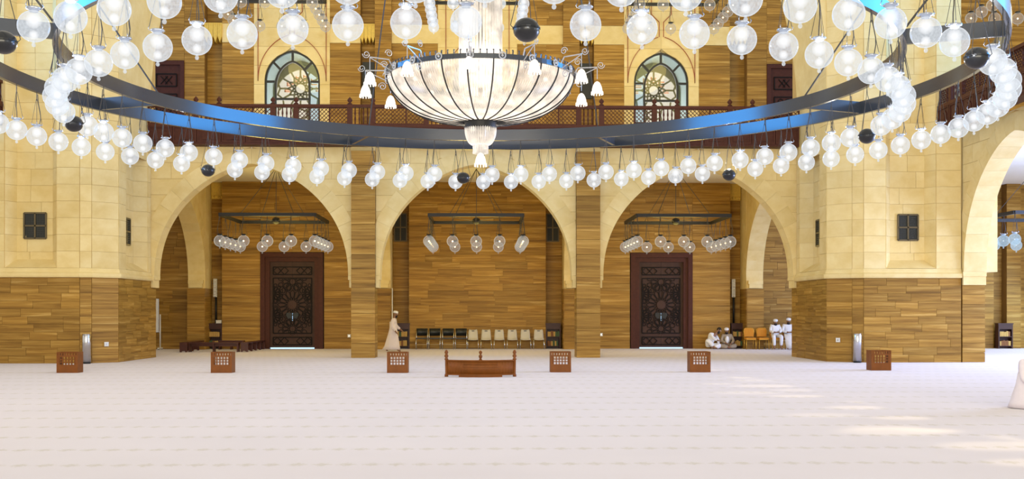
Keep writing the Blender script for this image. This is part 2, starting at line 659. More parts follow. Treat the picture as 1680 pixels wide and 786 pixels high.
def clad(parent, p0, p1, z0, z1, rowh, L, mat='travertine', name='slab', proud=0.025, gap=0.008, n=None):
    """rows of stone pieces on the vertical face from plan point p0 to p1; n is the outward normal (towards the room)"""
    p0, p1 = Vector((p0[0], p0[1], 0)), Vector((p1[0], p1[1], 0))
    w = (p1 - p0).length
    u = (p1 - p0) / w
    if n is None:
        n = Vector((u.y, -u.x, 0))
    n = Vector((n[0], n[1], 0)).normalized()
    rows = max(1, round((z1 - z0) / rowh))
    h = (z1 - z0) / rows
    for r in range(rows):
        xs = [0.0]
        if w > L * 1.25:
            x = L * (0.35 + 0.75 * RC.random())
            while x < w - 0.35 * L:
                xs.append(x)
                x += L * (0.75 + 0.5 * RC.random())
        xs.append(w)
        zc = z0 + (r + 0.5) * h
        for a, b in zip(xs[:-1], xs[1:]):
            t = proud * (0.75 + 0.5 * RC.random())
            c = p0 + u * ((a + b) / 2) + n * (t / 2)
            c.z = zc
            mw = Matrix.Identity(4)
            ww, hh = (b - a) - gap, h - gap
            for k in range(3):
                mw[k][0] = u[k] * ww
                mw[k][1] = n[k] * t
                mw[k][2] = (0, 0, 1)[k] * hh
                mw[k][3] = c[k]
            put(name, unit_box(mat), parent, mw)


def wall_rect(parent, x0, x1, z0, z1, D, depth, rowh=0.33, L=1.45, mat='travertine', joint='joint', pieces=True):
    """backing box plus the cladding on its front"""
    b = MB().box(x0, x1, D, D + depth, z0, z1)
    b.build('wall_core', M[joint], parent)
    if pieces:
        clad(parent, (x0, D), (x1, D), z0, z1, rowh, L, mat, n=(0, -1, 0))


def struct(name, label, cat='wall'):
    o = empty(name)
    return tag(o, label, cat, kind='structure')


# ------------------------------------------------------------------ floor
fl = MB().box(-28, 28, -4, 54, -0.2, 0.0).build('floor', M['carpet'])
tag(fl, 'pale pinkish prayer carpet with rows of small woven motifs', 'carpet', kind='structure')

DB = 50.3          # plane of the far wall

# ------------------------------------------------------------------ far wall, ground level
def back_lower(name, label, m, xin, xout, door):
    w = struct(name, label)
    a, b = sorted((m * xin, m * xout))
    if door:
        dc = m * 8.3
        wall_rect(w, a, dc - 1.42, 0, 7.5, DB, 0.7)
        wall_rect(w, dc + 1.42, b, 0, 7.5, DB, 0.7)
        wall_rect(w, dc - 1.42, dc + 1.42, 4.34, 7.5, DB, 0.7)
    else:
        wall_rect(w, a, b, 0, 7.5, DB, 0.7)
    return w


back_lower('wall_back_left', 'golden travertine wall panel around the left carved door', -1, 5.24, 11.43, True)
back_lower('wall_back_middle', 'golden travertine wall panel behind the row of black and ivory chairs', 1, -3.08, 3.08, False)
back_lower('wall_back_right', 'golden travertine wall panel around the right carved door', 1, 5.24, 11.43, True)
for m, side in ((-1, 'left'), (1, 'right')):
    w = struct('wall_recess_' + side, 'shadowed travertine recesses and pilasters on the %s half of the far wall' % side)
    for xa, xb, D in ((3.08, 3.85, DB + 0.55), (4.55, 5.24, DB + 0.55), (11.43, 12.02, DB + 0.55), (12.78, 17.6, DB)):
        a, b = sorted((m * xa, m * xb))
        wall_rect(w, a, b, 0, 7.5, D, 0.4, L=1.3)
    # pilasters under the cross arches
    for xa, xb in ((3.85, 4.55), (12.02, 12.78)):
        a, b = sorted((m * xa, m * xb))
        MB().box(a, b, 49.55, 51.2, 0, 2.7).build('wall_core', M['joint'], w)
        clad(w, (a, 49.55), (b, 49.55), 0, 2.7, 0.34, 1.3, n=(0, -1, 0))
        e = -m
        xs = m * xa
        clad(w, (xs, 49.55), (xs, DB + 0.5), 0, 2.7, 0.34, 1.3, n=(e, 0, 0))
    # carved yellow block near the top of the outer recess
    a, b = sorted((m * 11.45, m * 12.0))
    c = MB().box(a, b, DB + 0.35, DB + 0.6, 6.75, 7.5)
    for k in range(4):
        x = a + (k + 0.5) * (b - a) / 4
        c.ball((x, DB + 0.35, 6.85), 0.07, 8, 5)
    tag(c.build('carved_block', M['carved'], w), 'carved yellow stone block')

# far right end of the far wall, seen through the side arch
w = struct('wall_back_far_right', 'brown travertine wall with pilasters seen through the arch at the right edge')
for xa, xb, D in ((21.6, 23.5, DB), (23.5, 24.1, DB + 0.5), (24.1, 24.75, DB), (24.75, 27, DB + 0.4)):
    wall_rect(w, xa, xb, 0, 7.5, D, 0.7, L=1.3)
for xa, xb, D in ((20.8, 23.2, DB), (23.2, 26.5, DB + 0.4)):
    wall_rect(w, xa, xb, 7.6, 16.4, D, 0.5, L=1.5)

# ------------------------------------------------------------------ far wall, gallery level
ZG = 7.6


def arch_half(z, half, zs, zt):
    """half width of a slightly pointed arch at height z"""
    if z <= zs:
        return half
    v = min(1.0, (z - zs) / (zt - zs))
    lo, hi = 0.0, PI / 2
    for _ in range(30):
        t = (lo + hi) / 2
        if math.sin(t) - 0.055 * math.sin(2 * t) * math.sin(t) < v:
            lo = t
        else:
            hi = t
    return half * math.cos(lo)


def arch_pts(half, zs, zt, n=14):
    """points from right spring over the apex to left spring"""
    r = []
    for i in range(n + 1):
        t = PI / 2 * i / n
        r.append((half * math.cos(t), zs + (zt - zs) * (math.sin(t) - 0.055 * math.sin(2 * t) * math.sin(t))))
    return r + [(-x, z) for x, z in reversed(r[:-1])]


def arch_band(mb, cx, y0, y1, outer, inner):
    """solid band between two arch polylines of equal length"""
    n = len(outer)
    vs = []
    for y in (y0, y1):
        vs += [(cx + x, y, z) for x, z in outer] + [(cx + x, y, z) for x, z in inner]
    fs = []
    for i in range(n - 1):
        fs += [(i, i + 1, n + i + 1, n + i), (2 * n + i, 3 * n + i, 3 * n + i + 1, 2 * n + i + 1),
               (i, 2 * n + i, 2 * n + i + 1, i + 1), (n + i, n + i + 1, 3 * n + i + 1, 3 * n + i)]
    fs += [(0, n, 3 * n, 2 * n), (n - 1, 3 * n - 1, 4 * n - 1, 2 * n - 1)]
    mb.add(vs, fs)


def window_bay(w, cx, half, zs, zt, x0, x1, z0, z1, D):
    """cream bay with an arched hole, block by block"""
    for sx in (-1, 1):
        edge = (x1 - cx) if sx > 0 else (cx - x0)
        z = z0
        while z < z1 - 0.05:
            zb = min(z1, z + 0.85)
            lv = [z + (zb - z) * i / 4 for i in range(5)]
            left = [arch_half(q, half, zs, zt) if q < zt else 0.0 for q in lv]
            poly = [(edge, z), (edge, zb)] + [(max(0.0, l), q) for l, q in reversed(list(zip(left, lv)))]
            g = 0.005
            poly = [(cx + sx * (max(px, 0.003)), min(max(pz, z + g), zb - g)) for px, pz in poly]
            MB().prism(poly, 'y', D, D + 0.45).build('block', M['cream'], w)
            z = zb


WH, WZS, WZT = 1.24, 12.0, 13.40


def upper_wall(m, side):
    w = struct('wall_gallery_' + side, 'travertine and cream gallery wall, %s half, above the balcony' % side)

    def rect(xa, xb, za, zb, D, depth, **k):
        a, b = sorted((m * xa, m * xb))
        wall_rect(w, a, b, za, zb, D, depth, **k)
    T = 16.4
    for xa, xb in ((1.78, 3.85), (5.25, 6.62), (10.0, 11.42)):
        rect(xa, xb, ZG, 13.72, DB, 0.7)
        rect(xa, xb, 14.58, T, DB, 0.7)
        a, b = sorted((m * xa, m * xb))
        MB().box(a, b, DB - 0.02, DB + 0.6, 13.73, 14.57).build('cream_band', M['cream'], w)
    rect(3.85, 4.6, ZG, T, DB - 0.12, 0.8)
    rect(12.2, 13.1, ZG, T, DB, 0.8, L=1.2)
    rect(13.1, 14.7, 12.9, T, DB, 0.8)
    rect(14.5, 15.2, ZG, 12.9, DB, 0.8)
    for xa, xb in ((4.6, 5.25), (11.42, 12.2)):
        rect(xa, xb, ZG, T, DB + 0.5, 0.4, L=1.2)
        a, b = sorted((m * xa, m * xb))
        c = MB()
        c.prism([(a, 13.95), (b, 13.95), (b, 14.6), (a, 14.6)], 'y', DB - 0.02, DB + 0.5)
        for k in range(4):
            x = a + (k + 0.5) * (b - a) / 4
            wd = (b - a) / 8.5
            c.prism([(x - wd, 14.55), (x - wd, 14.0), (x, 13.72), (x + wd, 14.0), (x + wd, 14.55), (x, 14.45)], 'y', DB - 0.1, DB + 0.4)
        tag(c.build('carved_capital', M['carved'], w), 'carved yellow stalactite capital')
    # loudspeaker panel in the inner recess
    a, b = sorted((m * 4.66, m * 5.2))
    p = MB().box(a, b, DB + 0.3, DB + 0.5, 11.35, 12.95).build('recess_panel', M['grille'], w)
    # the window bay
    window_bay(w, m * 8.3, WH, WZS, WZT, *sorted((m * 6.62, m * 10.0)), ZG, T, DB - 0.04)
    # red inlay lines around the arch
    cx = m * 8.3
    ln = MB()
    yl = DB - 0.05
    outer = arch_pts(1.52, 12.0, 14.1, 16)
    ln_outer = [(x * 1.0, z) for x, z in outer]
    for (xa, za), (xb, zb) in zip(ln_outer[:-1], ln_outer[1:]):
        if min(abs(xa), abs(xb)) < 0.1:
            continue
        ln.bar((cx + xa, yl, za), (cx + xb, yl, zb), 0.025, 0.055, up=(0, 1, 0))
    for sx in (-1, 1):
        ln.bar((cx + sx * 1.52, yl, 12.0), (cx + sx * 1.52, yl, T), 0.025, 0.055, up=(0, 1, 0))
        ln.bar((cx + sx * 0.1, yl, 14.08), (cx + sx * 0.1, yl, 14.75), 0.025, 0.055, up=(0, 1, 0))
        ln.bar((cx + sx * 0.1, yl, 14.75), (cx + sx * 0.45, yl, 15.1), 0.025, 0.055, up=(0, 1, 0))
        ln.bar((cx + sx * 0.45, yl, 15.1), (cx + sx * 0.45, yl, T), 0.025, 0.055, up=(0, 1, 0))
    ln.build('inlay_line', M['red_line'], w)
    return w


upper_wall(-1, 'left')
upper_wall(1, 'right')
w = struct('wall_gallery_middle', 'cream bay with red inlay lines behind the crystal column')
window_bay(w, 0.0, 1.1, 12.0, 13.4, -1.78, 1.78, ZG, 16.4, DB - 0.04)
ln = MB()
for (xa, za), (xb, zb) in zip(arch_pts(1.42, 12.0, 14.0, 16)[:-1], arch_pts(1.42, 12.0, 14.0, 16)[1:]):
    ln.bar((xa, DB - 0.05, za), (xb, DB - 0.05, zb), 0.025, 0.055, up=(0, 1, 0))
for sx in (-1, 1):
    ln.bar((sx * 1.42, DB - 0.05, 12.0), (sx * 1.42, DB - 0.05, 16.4), 0.025, 0.055, up=(0, 1, 0))
ln.build('inlay_line', M['red_line'], w)


def star_lattice(mb, cx, cz, y, R, wdt, dep):
    """twelve-fold rosette of bars around (cx, cz)"""
    def P(r, a):
        return (cx + r * math.sin(a), y, cz + r * math.cos(a))

    def B(p, q, k=1.0):
        mb.bar(p, q, dep, wdt * k, up=(0, 1, 0))
    st = 2 * PI / 12
    for k in range(12):
        a = k * st
        B(P(0.27 * R, a), P(0.20 * R, a + st / 2), 0.8)
        B(P(0.20 * R, a + st / 2), P(0.27 * R, a + st), 0.8)
        B(P(0.27 * R, a), P(0.37 * R, a + st / 2), 0.8)
        B(P(0.27 * R, a), P(0.37 * R, a - st / 2), 0.8)
        B(P(0.37 * R, a + st / 2), P(0.53 * R, a))
        B(P(0.37 * R, a + st / 2), P(0.53 * R, a + st))
        B(P(0.53 * R, a), P(0.86 * R, a), 1.7)
        B(P(0.86 * R, a), P(1.0 * R, a + st / 2), 1.2)
        B(P(0.86 * R, a), P(1.0 * R, a - st / 2), 1.2)
        B(P(1.0 * R, a + st / 2), P(1.3 * R, a + st / 2), 1.4)



def arched_window(n, cx, label, half=WH, lattice=True):
    w = struct('window_%d' % n, label, 'window')
    yF = DB + 0.05
    fr = MB()
    o = [(half + 0.0, 8.6)] + arch_pts(half, WZS, WZT, 14) + [(-half, 8.6)]
    i = [(half - 0.09, 8.6)] + arch_pts(half - 0.09, WZS, WZT - 0.09, 14) + [(-half + 0.09, 8.6)]
    arch_band(fr, cx, yF, yF + 0.12, o, i)
    h2 = 0.80
    o2 = [(h2, 8.6)] + arch_pts(h2, 11.75, 12.95, 14) + [(-h2, 8.6)]
    i2 = [(h2 - 0.09, 8.6)] + arch_pts(h2 - 0.09, 11.75, 12.86, 14) + [(-h2 + 0.09, 8.6)]
    arch_band(fr, cx, yF, yF + 0.12, o2, i2)
    for p, q in (((0, 12.93), (0, 13.38)), ((0.55, 12.55), (0.93, 12.95)), ((-0.55, 12.55), (-0.93, 12.95)),
                 ((h2, 12.0), (half, 12.0)), ((-h2, 12.0), (-half, 12.0)), ((-h2, 11.22), (h2, 11.22)), ((-h2, 9.9), (h2, 9.9)), ((h2, 10.2), (half, 10.2)), ((-h2, 10.2), (-half, 10.2))):
        fr.bar((cx + p[0], yF + 0.06, p[1]), (cx + q[0], yF + 0.06, q[1]), 0.1, 0.09, up=(0, 1, 0))
    tag(fr.build('window_frame', M['black_metal'], w), 'black arched metal window frame')
    # panes: outer ring tint imitates blue skylight on the reveal, middle clear
    ring_o = [(half - 0.05, 8.6)] + arch_pts(half - 0.05, WZS, WZT - 0.05, 14) + [(-half + 0.05, 8.6)]
    ring_i = [(h2 - 0.02, 8.6)] + arch_pts(h2 - 0.02, 11.75, 12.9, 14) + [(-h2 + 0.02, 8.6)]
    for part in range(2):
        p = MB()
        k = len(ring_o)
        lo, hi = (0, k // 2 + 1) if part == 0 else (k // 2, k)
        arch_band(p, cx, yF + 0.05, yF + 0.06, ring_o[lo:hi], ring_i[lo:hi])
        p.build('pane', M['pane_blue'], w)
    p = MB()
    p.prism([(cx + x, z) for x, z in ring_i], 'y', yF + 0.05, yF + 0.06)
    p.build('pane', M['pane_clear'], w)
    if not lattice:
        return w
    # deep pale reveal and the pierced stone screen outside
    t = MB()
    ho = half + 0.02
    o3 = [(ho + 0.2, 7.6)] + arch_pts(ho + 0.2, WZS, WZT + 0.2, 14) + [(-ho - 0.2, 7.6)]
    i3 = [(ho, 7.6)] + arch_pts(ho, WZS, WZT + 0.02, 14) + [(-ho, 7.6)]
    arch_band(t, cx, DB + 0.42, DB + 2.2, o3, i3)
    t.build('window_reveal', M['pale'], w)
    s = MB()
    yS = DB + 2.2
    hs = half - 0.02
    so = [(hs + 0.4, 7.6)] + arch_pts(hs + 0.4, WZS, WZT + 0.3, 14) + [(-hs - 0.4, 7.6)]
    si = [(hs - 0.10, 7.6)] + arch_pts(hs - 0.10, 11.75, 13.0, 14) + [(-hs + 0.10, 7.6)]
    arch_band(s, cx, yS, yS + 0.12, so, si)
    star_lattice(s, cx, 12.12, yS + 0.06, 1.10, 0.042, 0.08)
    star_lattice(s, cx, 9.75, yS + 0.06, 1.10, 0.042, 0.08)
    tag(s.build('pierced_screen', M['lattice_olive'], w), 'olive twelve-pointed star screen behind the glass')
    area_light('outside_daylight', (cx, yS + 1.6, 11.5), (cx, DB, 11.5), 4.5, 6.0, 420, (0.95, 0.97, 0.92))  # added area light outside, brightens the reveal and screen
    pr = MB()
    for k, (dx, dz, pw, ph) in enumerate(((-0.62, 0.42, 0.34, 0.26), (-0.25, 0.62, 0.26, 0.3), (0.12, 0.68, 0.26, 0.3), (0.5, 0.5, 0.3, 0.3), (-0.75, 0.12, 0.3, 0.22), (0.72, 0.15, 0.28, 0.22))):
        for j in range(3):
            z = 12.12 + dz - ph / 2 + ph * j / 3
            pr.box(cx + dx - pw / 2, cx + dx + pw / 2, yS + 0.9, yS + 0.95, z, z + ph * 0.16)
        pr.box(cx + dx - pw / 2, cx + dx - pw / 2 + 0.05, yS + 0.9, yS + 0.95, 12.12 + dz - ph / 2, 12.12 + dz + ph / 2)
    tag(pr.build('outer_railing', M['orange_print'], w), 'orange railing outside the screen')
    return w


arched_window(1, -8.3, 'arched gallery window with star screen, left of the crystal chandelier')
arched_window(2, 8.3, 'arched gallery window with star screen, right of the crystal chandelier')
arched_window(3, 0.0, 'arched gallery window mostly hidden behind the crystal chandelier', half=1.1)


# doors -----------------------------------------------------------------
def rosette(mb, cx, cz, y, n, R, rect, w=0.048):
    x0, x1, z0, z1 = rect

    def P(r, a):
        return Vector((cx + r * math.sin(a), y, cz + r * math.cos(a)))

    def B(p, q):
        m_ = (p + q) / 2
        if x0 <= m_.x <= x1 and z0 <= m_.z <= z1:
            mb.bar(p, q, 0.03, w, up=(0, 1, 0))
    st = 2 * PI / n
    for k in range(n):
        a = k * st
        for s_ in (1, -1):
            B(P(0.26 * R, a), P(0.42 * R, a + s_ * st * 0.42))
            B(P(0.42 * R, a + s_ * st * 0.42), P(0.62 * R, a + s_ * st * 0.40))
            B(P(0.62 * R, a + s_ * st * 0.40), P(0.74 * R, a))
            B(P(0.70 * R, a + s_ * st * 0.5), P(0.80 * R, a + s_ * st * 0.14))
            B(P(0.80 * R, a + s_ * st * 0.14), P(0.98 * R, a + s_ * st * 0.22))
            B(P(0.98 * R, a + s_ * st * 0.22), P(1.06 * R, a + s_ * st * 0.5))
        B(P(0.22 * R, a), P(0.22 * R, a + st))


def carved_door(n, cx, label):
    d = struct('door_%d' % n, label, 'door')
    W, H = 1.40, 4.32
    f = MB()
    for k, (a, b, y) in enumerate(((W, W - 0.20, DB - 0.06), (W - 0.20, W - 0.40, DB + 0.04))):
        for s_ in (-1, 1):
            xa, xb = sorted((cx + s_ * a, cx + s_ * b))
            f.box(xa, xb, y, DB + 0.4, 0, H - 0.2 - k * 0.2)
        f.box(cx - a, cx + a, y, DB + 0.4, H - 0.2 - k * 0.2, H - k * 0.2)
    f.build('door_frame', M['wood'], d)
    y = DB + 0.18
    for s_ in (-1, 1):
        xa, xb = sorted((cx + s_ * 0.005, cx + s_ * 1.0))
        leaf = MB().box(xa, xb, y, y + 0.1, 0.06, H - 0.4)
        leaf.build('door_leaf', M['door_wood'], d)
    panels = [(cx - 0.86, cx + 0.86, 3.34, 3.68), (cx - 0.86, cx + 0.86, 0.70, 3.18), (cx - 0.86, cx + 0.86, 0.18, 0.52)]
    c = MB()
    for (xa, xb, za, zb) in panels:
        for p, q in (((xa, za), (xb, za)), ((xb, za), (xb, zb)), ((xb, zb), (xa, zb)), ((xa, zb), (xa, za))):
            c.bar((p[0], y - 0.01, p[1]), (q[0], y - 0.01, q[1]), 0.05, 0.05, up=(0, 1, 0))
    rect = panels[1]
    rosette(c, cx, 1.98, y - 0.015, 16, 0.92, rect)
    for zz in (3.02, 0.90):
        rosette(c, cx, zz, y - 0.015, 12, 0.62, (rect[0], rect[1], 2.62 if zz > 2 else rect[2], rect[3] if zz > 2 else 1.3), 0.03)
    for xx in (cx - 0.86, cx + 0.86):
        for zz in (1.45, 2.5):
            rosette(c, xx, zz, y - 0.015, 12, 0.42, rect, 0.03)
    for (xa, xb, za, zb) in (panels[0], panels[2]):
        zc = (za + zb) / 2
        for s_ in (-1, 1):
            x = cx + s_ * 0.52
            for p, q in (((-0.16, 0.17), (0.16, -0.17)), ((-0.16, -0.17), (0.16, 0.17)), ((-0.34, 0), (-0.16, 0.17)), ((-0.34, 0), (-0.16, -0.17)), ((0.34, 0), (0.16, 0.17)), ((0.34, 0), (0.16, -0.17))):
                c.bar((x + p[0], y - 0.015, zc + p[1]), (x + q[0], y - 0.015, zc + q[1]), 0.03, 0.06, up=(0, 1, 0))
    tag(c.build('carved_pattern', M['door_carving'], d), 'carved interlaced star pattern')
    k = MB().lathe([(0.001, 0), (0.2, 0), (0.2, 0.04), (0.001, 0.05)], 20)
    k.v = [(cx + a, y - 0.02 - b_, 1.98 + e_) for (a, e_, b_) in k.v]
    tag(k.build('centre_boss', M['door_wood'], d), 'round plain boss at the middle of the door')
    for s_ in (-1, 1):
        h = MB()
        x = cx + s_ * 0.14
        h.prism([(x - 0.12, 1.62), (x + 0.12, 1.62), (x + 0.14, 1.5), (x + 0.05, 1.36), (x - 0.05, 1.36), (x - 0.14, 1.5)], 'y', y - 0.06, y)
        h.bar((cx + s_ * 0.04, y - 0.09, 1.58), (cx + s_ * 0.04, y - 0.09, 1.25), 0.03)
        h.build('door_handle', M['black_metal'], d)
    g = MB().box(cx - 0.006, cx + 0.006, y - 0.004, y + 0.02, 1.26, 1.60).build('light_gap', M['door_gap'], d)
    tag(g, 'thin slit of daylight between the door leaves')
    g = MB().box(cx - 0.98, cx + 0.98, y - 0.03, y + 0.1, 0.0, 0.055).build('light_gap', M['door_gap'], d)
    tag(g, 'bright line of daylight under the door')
    return d


carved_door(1, -8.32, 'tall dark carved double door left of the chairs')
carved_door(2, 8.32, 'tall dark carved double door right of the chairs')
for n, m, side in ((3, -1, 'left'), (4, 1, 'right')):
    d = struct('door_%d' % n, 'dark reddish gallery door beside the %s great pier' % side, 'door')
    cx = m * 13.9
    f = MB()
    for s_ in (-1, 1):
        f.box(*sorted((cx + s_ * 0.8, cx + s_ * 0.62)), DB - 0.08, DB + 0.3, ZG, 12.88)
    f.box(cx - 0.62, cx + 0.62, DB - 0.08, DB + 0.3, 12.70, 12.88)
    f.build('door_frame', M['wood'], d)
    MB().box(cx - 0.62, cx + 0.62, DB + 0.02, DB + 0.2, ZG, 12.7).build('door_leaf', M['wood'], d)
    c = MB()
    yy = DB - 0.0
    for za, zb in ((11.75, 12.3), (9.2, 11.4)):
        for p, q in (((cx - 0.45, za), (cx + 0.45, za)), ((cx + 0.45, za), (cx + 0.45, zb)), ((cx + 0.45, zb), (cx - 0.45, zb)), ((cx - 0.45, zb), (cx - 0.45, za))):
            c.bar((p[0], yy, p[1]), (q[0], yy, q[1]), 0.05, 0.05, up=(0, 1, 0))
    rosette(c, cx, 10.6, yy, 12, 0.7, (cx - 0.45, cx + 0.45, 9.2, 11.4))
    for s_ in (-1, 1):
        c.bar((cx + s_ * 0.1 - 0.15, yy, 12.2), (cx + s_ * 0.1 + 0.15, yy, 11.85), 0.03, 0.05, up=(0, 1, 0))
        c.bar((cx + s_ * 0.1 - 0.15, yy, 11.85), (cx + s_ * 0.1 + 0.15, yy, 12.2), 0.03, 0.05, up=(0, 1, 0))
    c.build('carved_pattern', M['door_carving'], d)

# ------------------------------------------------------------------ arcade
HALF, SPR, APEX, ZTOP = 3.46, 2.95, 6.97, 7.58
IN = arch_pts(HALF, SPR, APEX, 40)[:41]        # right spring to apex
nrm = []
for i in range(41):
    a, b = IN[max(0, i - 1)], IN[min(40, i + 1)]
    dx, dz = b[0] - a[0], b[1] - a[1]
    l = math.hypot(dx, dz)
    nrm.append((dz / l, -dx / l))
RINGW = 0.56
EX = [(x + nx * RINGW, z + nz * RINGW) for (x, z), (nx, nz) in zip(IN, nrm)]
EX[-1] = (0.0, EX[-1][1])


def ex_x(z):
    if z >= EX[-1][1]:
        return 0.0
    for (xa, za), (xb, zb) in zip(EX[:-1], EX[1:]):
        if za <= z <= zb:
            t = (z - za) / max(1e-6, zb - za)
            return xa + (xb - xa) * t
    return EX[0][0]


TH = 0.75
_bay_mesh = []


def bay_meshes():
    """shared meshes of one arch: voussoirs, spandrel blocks, core"""
    W = 3.61
    res = []
    nv = 10
    for sx in (-1, 1):
        for k in range(nv):
            i0, i1 = round(40 * k / nv), round(40 * (k + 1) / nv)
            sh = 0.0
            poly = [(sx * x, z) for x, z in IN[i0:i1 + 1]] + [(sx * min(x, W), z) for x, z in reversed(EX[i0:i1 + 1])]
            # recess the joints by shrinking each stone a little towards its middle
            mx_ = sum(p[0] for p in poly) / len(poly)
            mz_ = sum(p[1] for p in poly) / len(poly)
            poly = [(mx_ + (px - mx_) * 0.992, mz_ + (pz - mz_) * 0.992) for px, pz in poly]
            res.append(('voussoir', MB().prism(poly, 'y', 0.0, TH).mesh('voussoir', M['cream'])))
    rows = 8
    h = (ZTOP - SPR) / rows
    for sx in (-1, 1):
        for r in range(rows):
            za, zb = SPR + r * h, SPR + (r + 1) * h
            off = 0.5 if r % 2 else 0.0
            xs = [W]
            x = W - 0.75 - off
            while x > 0.3:
                xs.append(x)
                x -= 1.05
            xs.append(0.0)
            for xb, xa in zip(xs[:-1], xs[1:]):
                lv = [za + (zb - za) * i / 6 for i in range(7)]
                pts = [(max(xa, ex_x(q) - 0.02), q) for q in lv]
                pts = [p for p in pts if p[0] < xb - 0.04]
                if len(pts) < 2 or pts[-1][1] - pts[0][1] < 0.04:
                    continue
                g = 0.006
                poly = [(xb - g, pts[0][1] + g), (xb - g, zb - g)] + [(p[0] + g, min(max(p[1], pts[0][1] + g), zb - g)) for p in reversed(pts)]
                res.append(('block', MB().prism([(sx * px, pz) for px, pz in poly], 'y', 0.02, 0.3).mesh('block', M['cream'])))
    core = MB()
    for sx in (-1, 1):
        lvl = [(W, SPR)] + [(min(W, x + 0.02), z + 0.02) for x, z in IN]
        for (xa, za), (xb, zb) in zip(lvl[:-1], lvl[1:]):
            if abs(xa - xb) < 1e-4:
                continue
            core.prism([(sx * xa, za), (sx * xa, ZTOP), (sx * xb, ZTOP), (sx * xb, zb)], 'y', 0.035, TH - 0.02)
    res.append(('wall_core', core.mesh('arcade_core', M['cream_joint'])))
    for sx in (-1, 1):
        c = MB()
        xa, xb = sorted((sx * 3.61, sx * 3.50))
        c.box(xa, xb, 0.0, TH, 2.52, 2.80)
        xa, xb = sorted((sx * 3.61, sx * 3.46))
        c.box(xa, xb, -0.02, TH, 2.80, 2.95)
        res.append(('corbel', c.mesh('corbel', M['cream'])))
    return res


def arch_bay(name, label, loc, rz):
    if not _bay_mesh:
        _bay_mesh.extend(bay_meshes())
    o = struct(name, label, 'arch')
    o.location = loc
    o.rotation_euler = (0, 0, rz)
    for nm, me in _bay_mesh:
        put(nm, me, o)
    return o


DA = 40.3
arch_bay('wall_arch_left', 'cream stone arch in front of the left carved door', (-8.06, DA, 0), 0)
arch_bay('wall_arch_middle', 'cream stone arch in front of the chairs', (0.0, DA, 0), 0)
arch_bay('wall_arch_right', 'cream stone arch in front of the right carved door', (8.06, DA, 0), 0)
arch_bay('wall_arch_side_right', 'side arch with pale underside at the right edge', (15.85, 36.0 - 3.61, 0), -PI / 2)

for m, side in ((-1, 'left'), (1, 'right')):
    p = struct('pillar_' + side, 'square golden travertine pillar on the %s of the middle arch' % side, 'pillar')
    b = MB().box(-0.40, 0.40, 0.05, 0.95, 0, 7.42)
    b.build('pillar_core', M['joint'], p)
    n = 14
    for k in range(n):
        h = 7.42 / n
        mw = Matrix.Translation((0, 0.5, (k + 0.5) * h)) @ Matrix.Diagonal((0.845 + 0.006 * (k % 2), 1.0, h - 0.012, 1))
        put('stone_block', unit_box('travertine'), p, mw)
    put('cap_stone', MB().box(-0.43, 0.43, 0.16, 0.95, 7.42, 7.58).mesh('cap_stone', M['cream']), p)
    p.location = (m * 4.04, 40.05, 0)
# end pillar of the side arcade
p = struct('pillar_side_right', 'brown travertine pillar under the side arch at the right edge', 'pillar')
MB().box(15.87, 16.6, 36.05, 37.2, 0, 2.9).build('pillar_core', M['joint'], p)
clad(p, (15.87, 36.05), (16.62, 36.05), 0, 2.52, 0.31, 1.3, n=(0, -1, 0), proud=0.04)
MB().box(16.0, 16.55, 36.0, 36.4, 2.52, 2.95).build('corbel', M['cream'], p)
MB().box(15.86, 17.05, 36.06, 37.0, 2.95, 7.58).build('pillar_core', M['cream'], p)

# cross arches over the aisle
CH = 3.7
for m in (-1, 1):
    for xc, hw, nm in ((4.2, 0.35, 'inner'), (12.4, 0.38, 'outer')):
        o = struct('wall_cross_arch_%s_%s' % (nm, 'left' if m < 0 else 'right'), 'pale cross arch over the aisle, %s one on the %s' % (nm, 'left' if m < 0 else 'right'), 'arch')
        y0, y1 = 41.08, 50.25
        yc = (y0 + y1) / 2
        hf = (y1 - y0) / 2 - 0.55
        xa, xb = m * xc - hw, m * xc + hw
        pts = arch_pts(hf, 3.03, 6.7, 12)
        nv = len(pts) - 1
        for i in range(nv):
            (ua, za), (ub, zb) = pts[i], pts[i + 1]
            ca, cb = (0 - ua) * 0.16, (0 - ub) * 0.16
            k = 1.16
            quad = [(yc + ua, za), (yc + ub, zb), (yc + ub * k, 3.03 + (zb - 3.03) * k + 0.04), (yc + ua * k, 3.03 + (za - 3.03) * k + 0.04)]
            q = MB().prism([(min(max(y, y0), y1), min(z, 7.5)) for y, z in quad], 'x', xa, xb)
            q.build('voussoir', M['cream'], o)
        core = MB()
        for i in range(nv):
            (ua, za), (ub, zb) = pts[i], pts[i + 1]
            if abs(ua - ub) < 1e-4:
                continue
            core.prism([(yc + ua, za + 0.03), (yc + ub, zb + 0.03), (yc + ub, 7.5), (yc + ua, 7.5)], 'x', xa + 0.02, xb - 0.02)
        core.box(xa + 0.005, xb - 0.005, yc + hf - 0.02, 51.2, 2.7, 7.5)
        core.box(xa + 0.005, xb - 0.005, y0, yc - hf + 0.02, 3.03, 7.5)
        core.build('wall_core', M['cream'], o)
        c = MB().box(xa + 0.1, xb - 0.1, 49.5, 50.2, 2.72, 2.9)
        c.box(xa + 0.05, xb - 0.05, 49.46, 50.2, 2.9, 3.05)
        c.build('corbel', M['cream'], o)

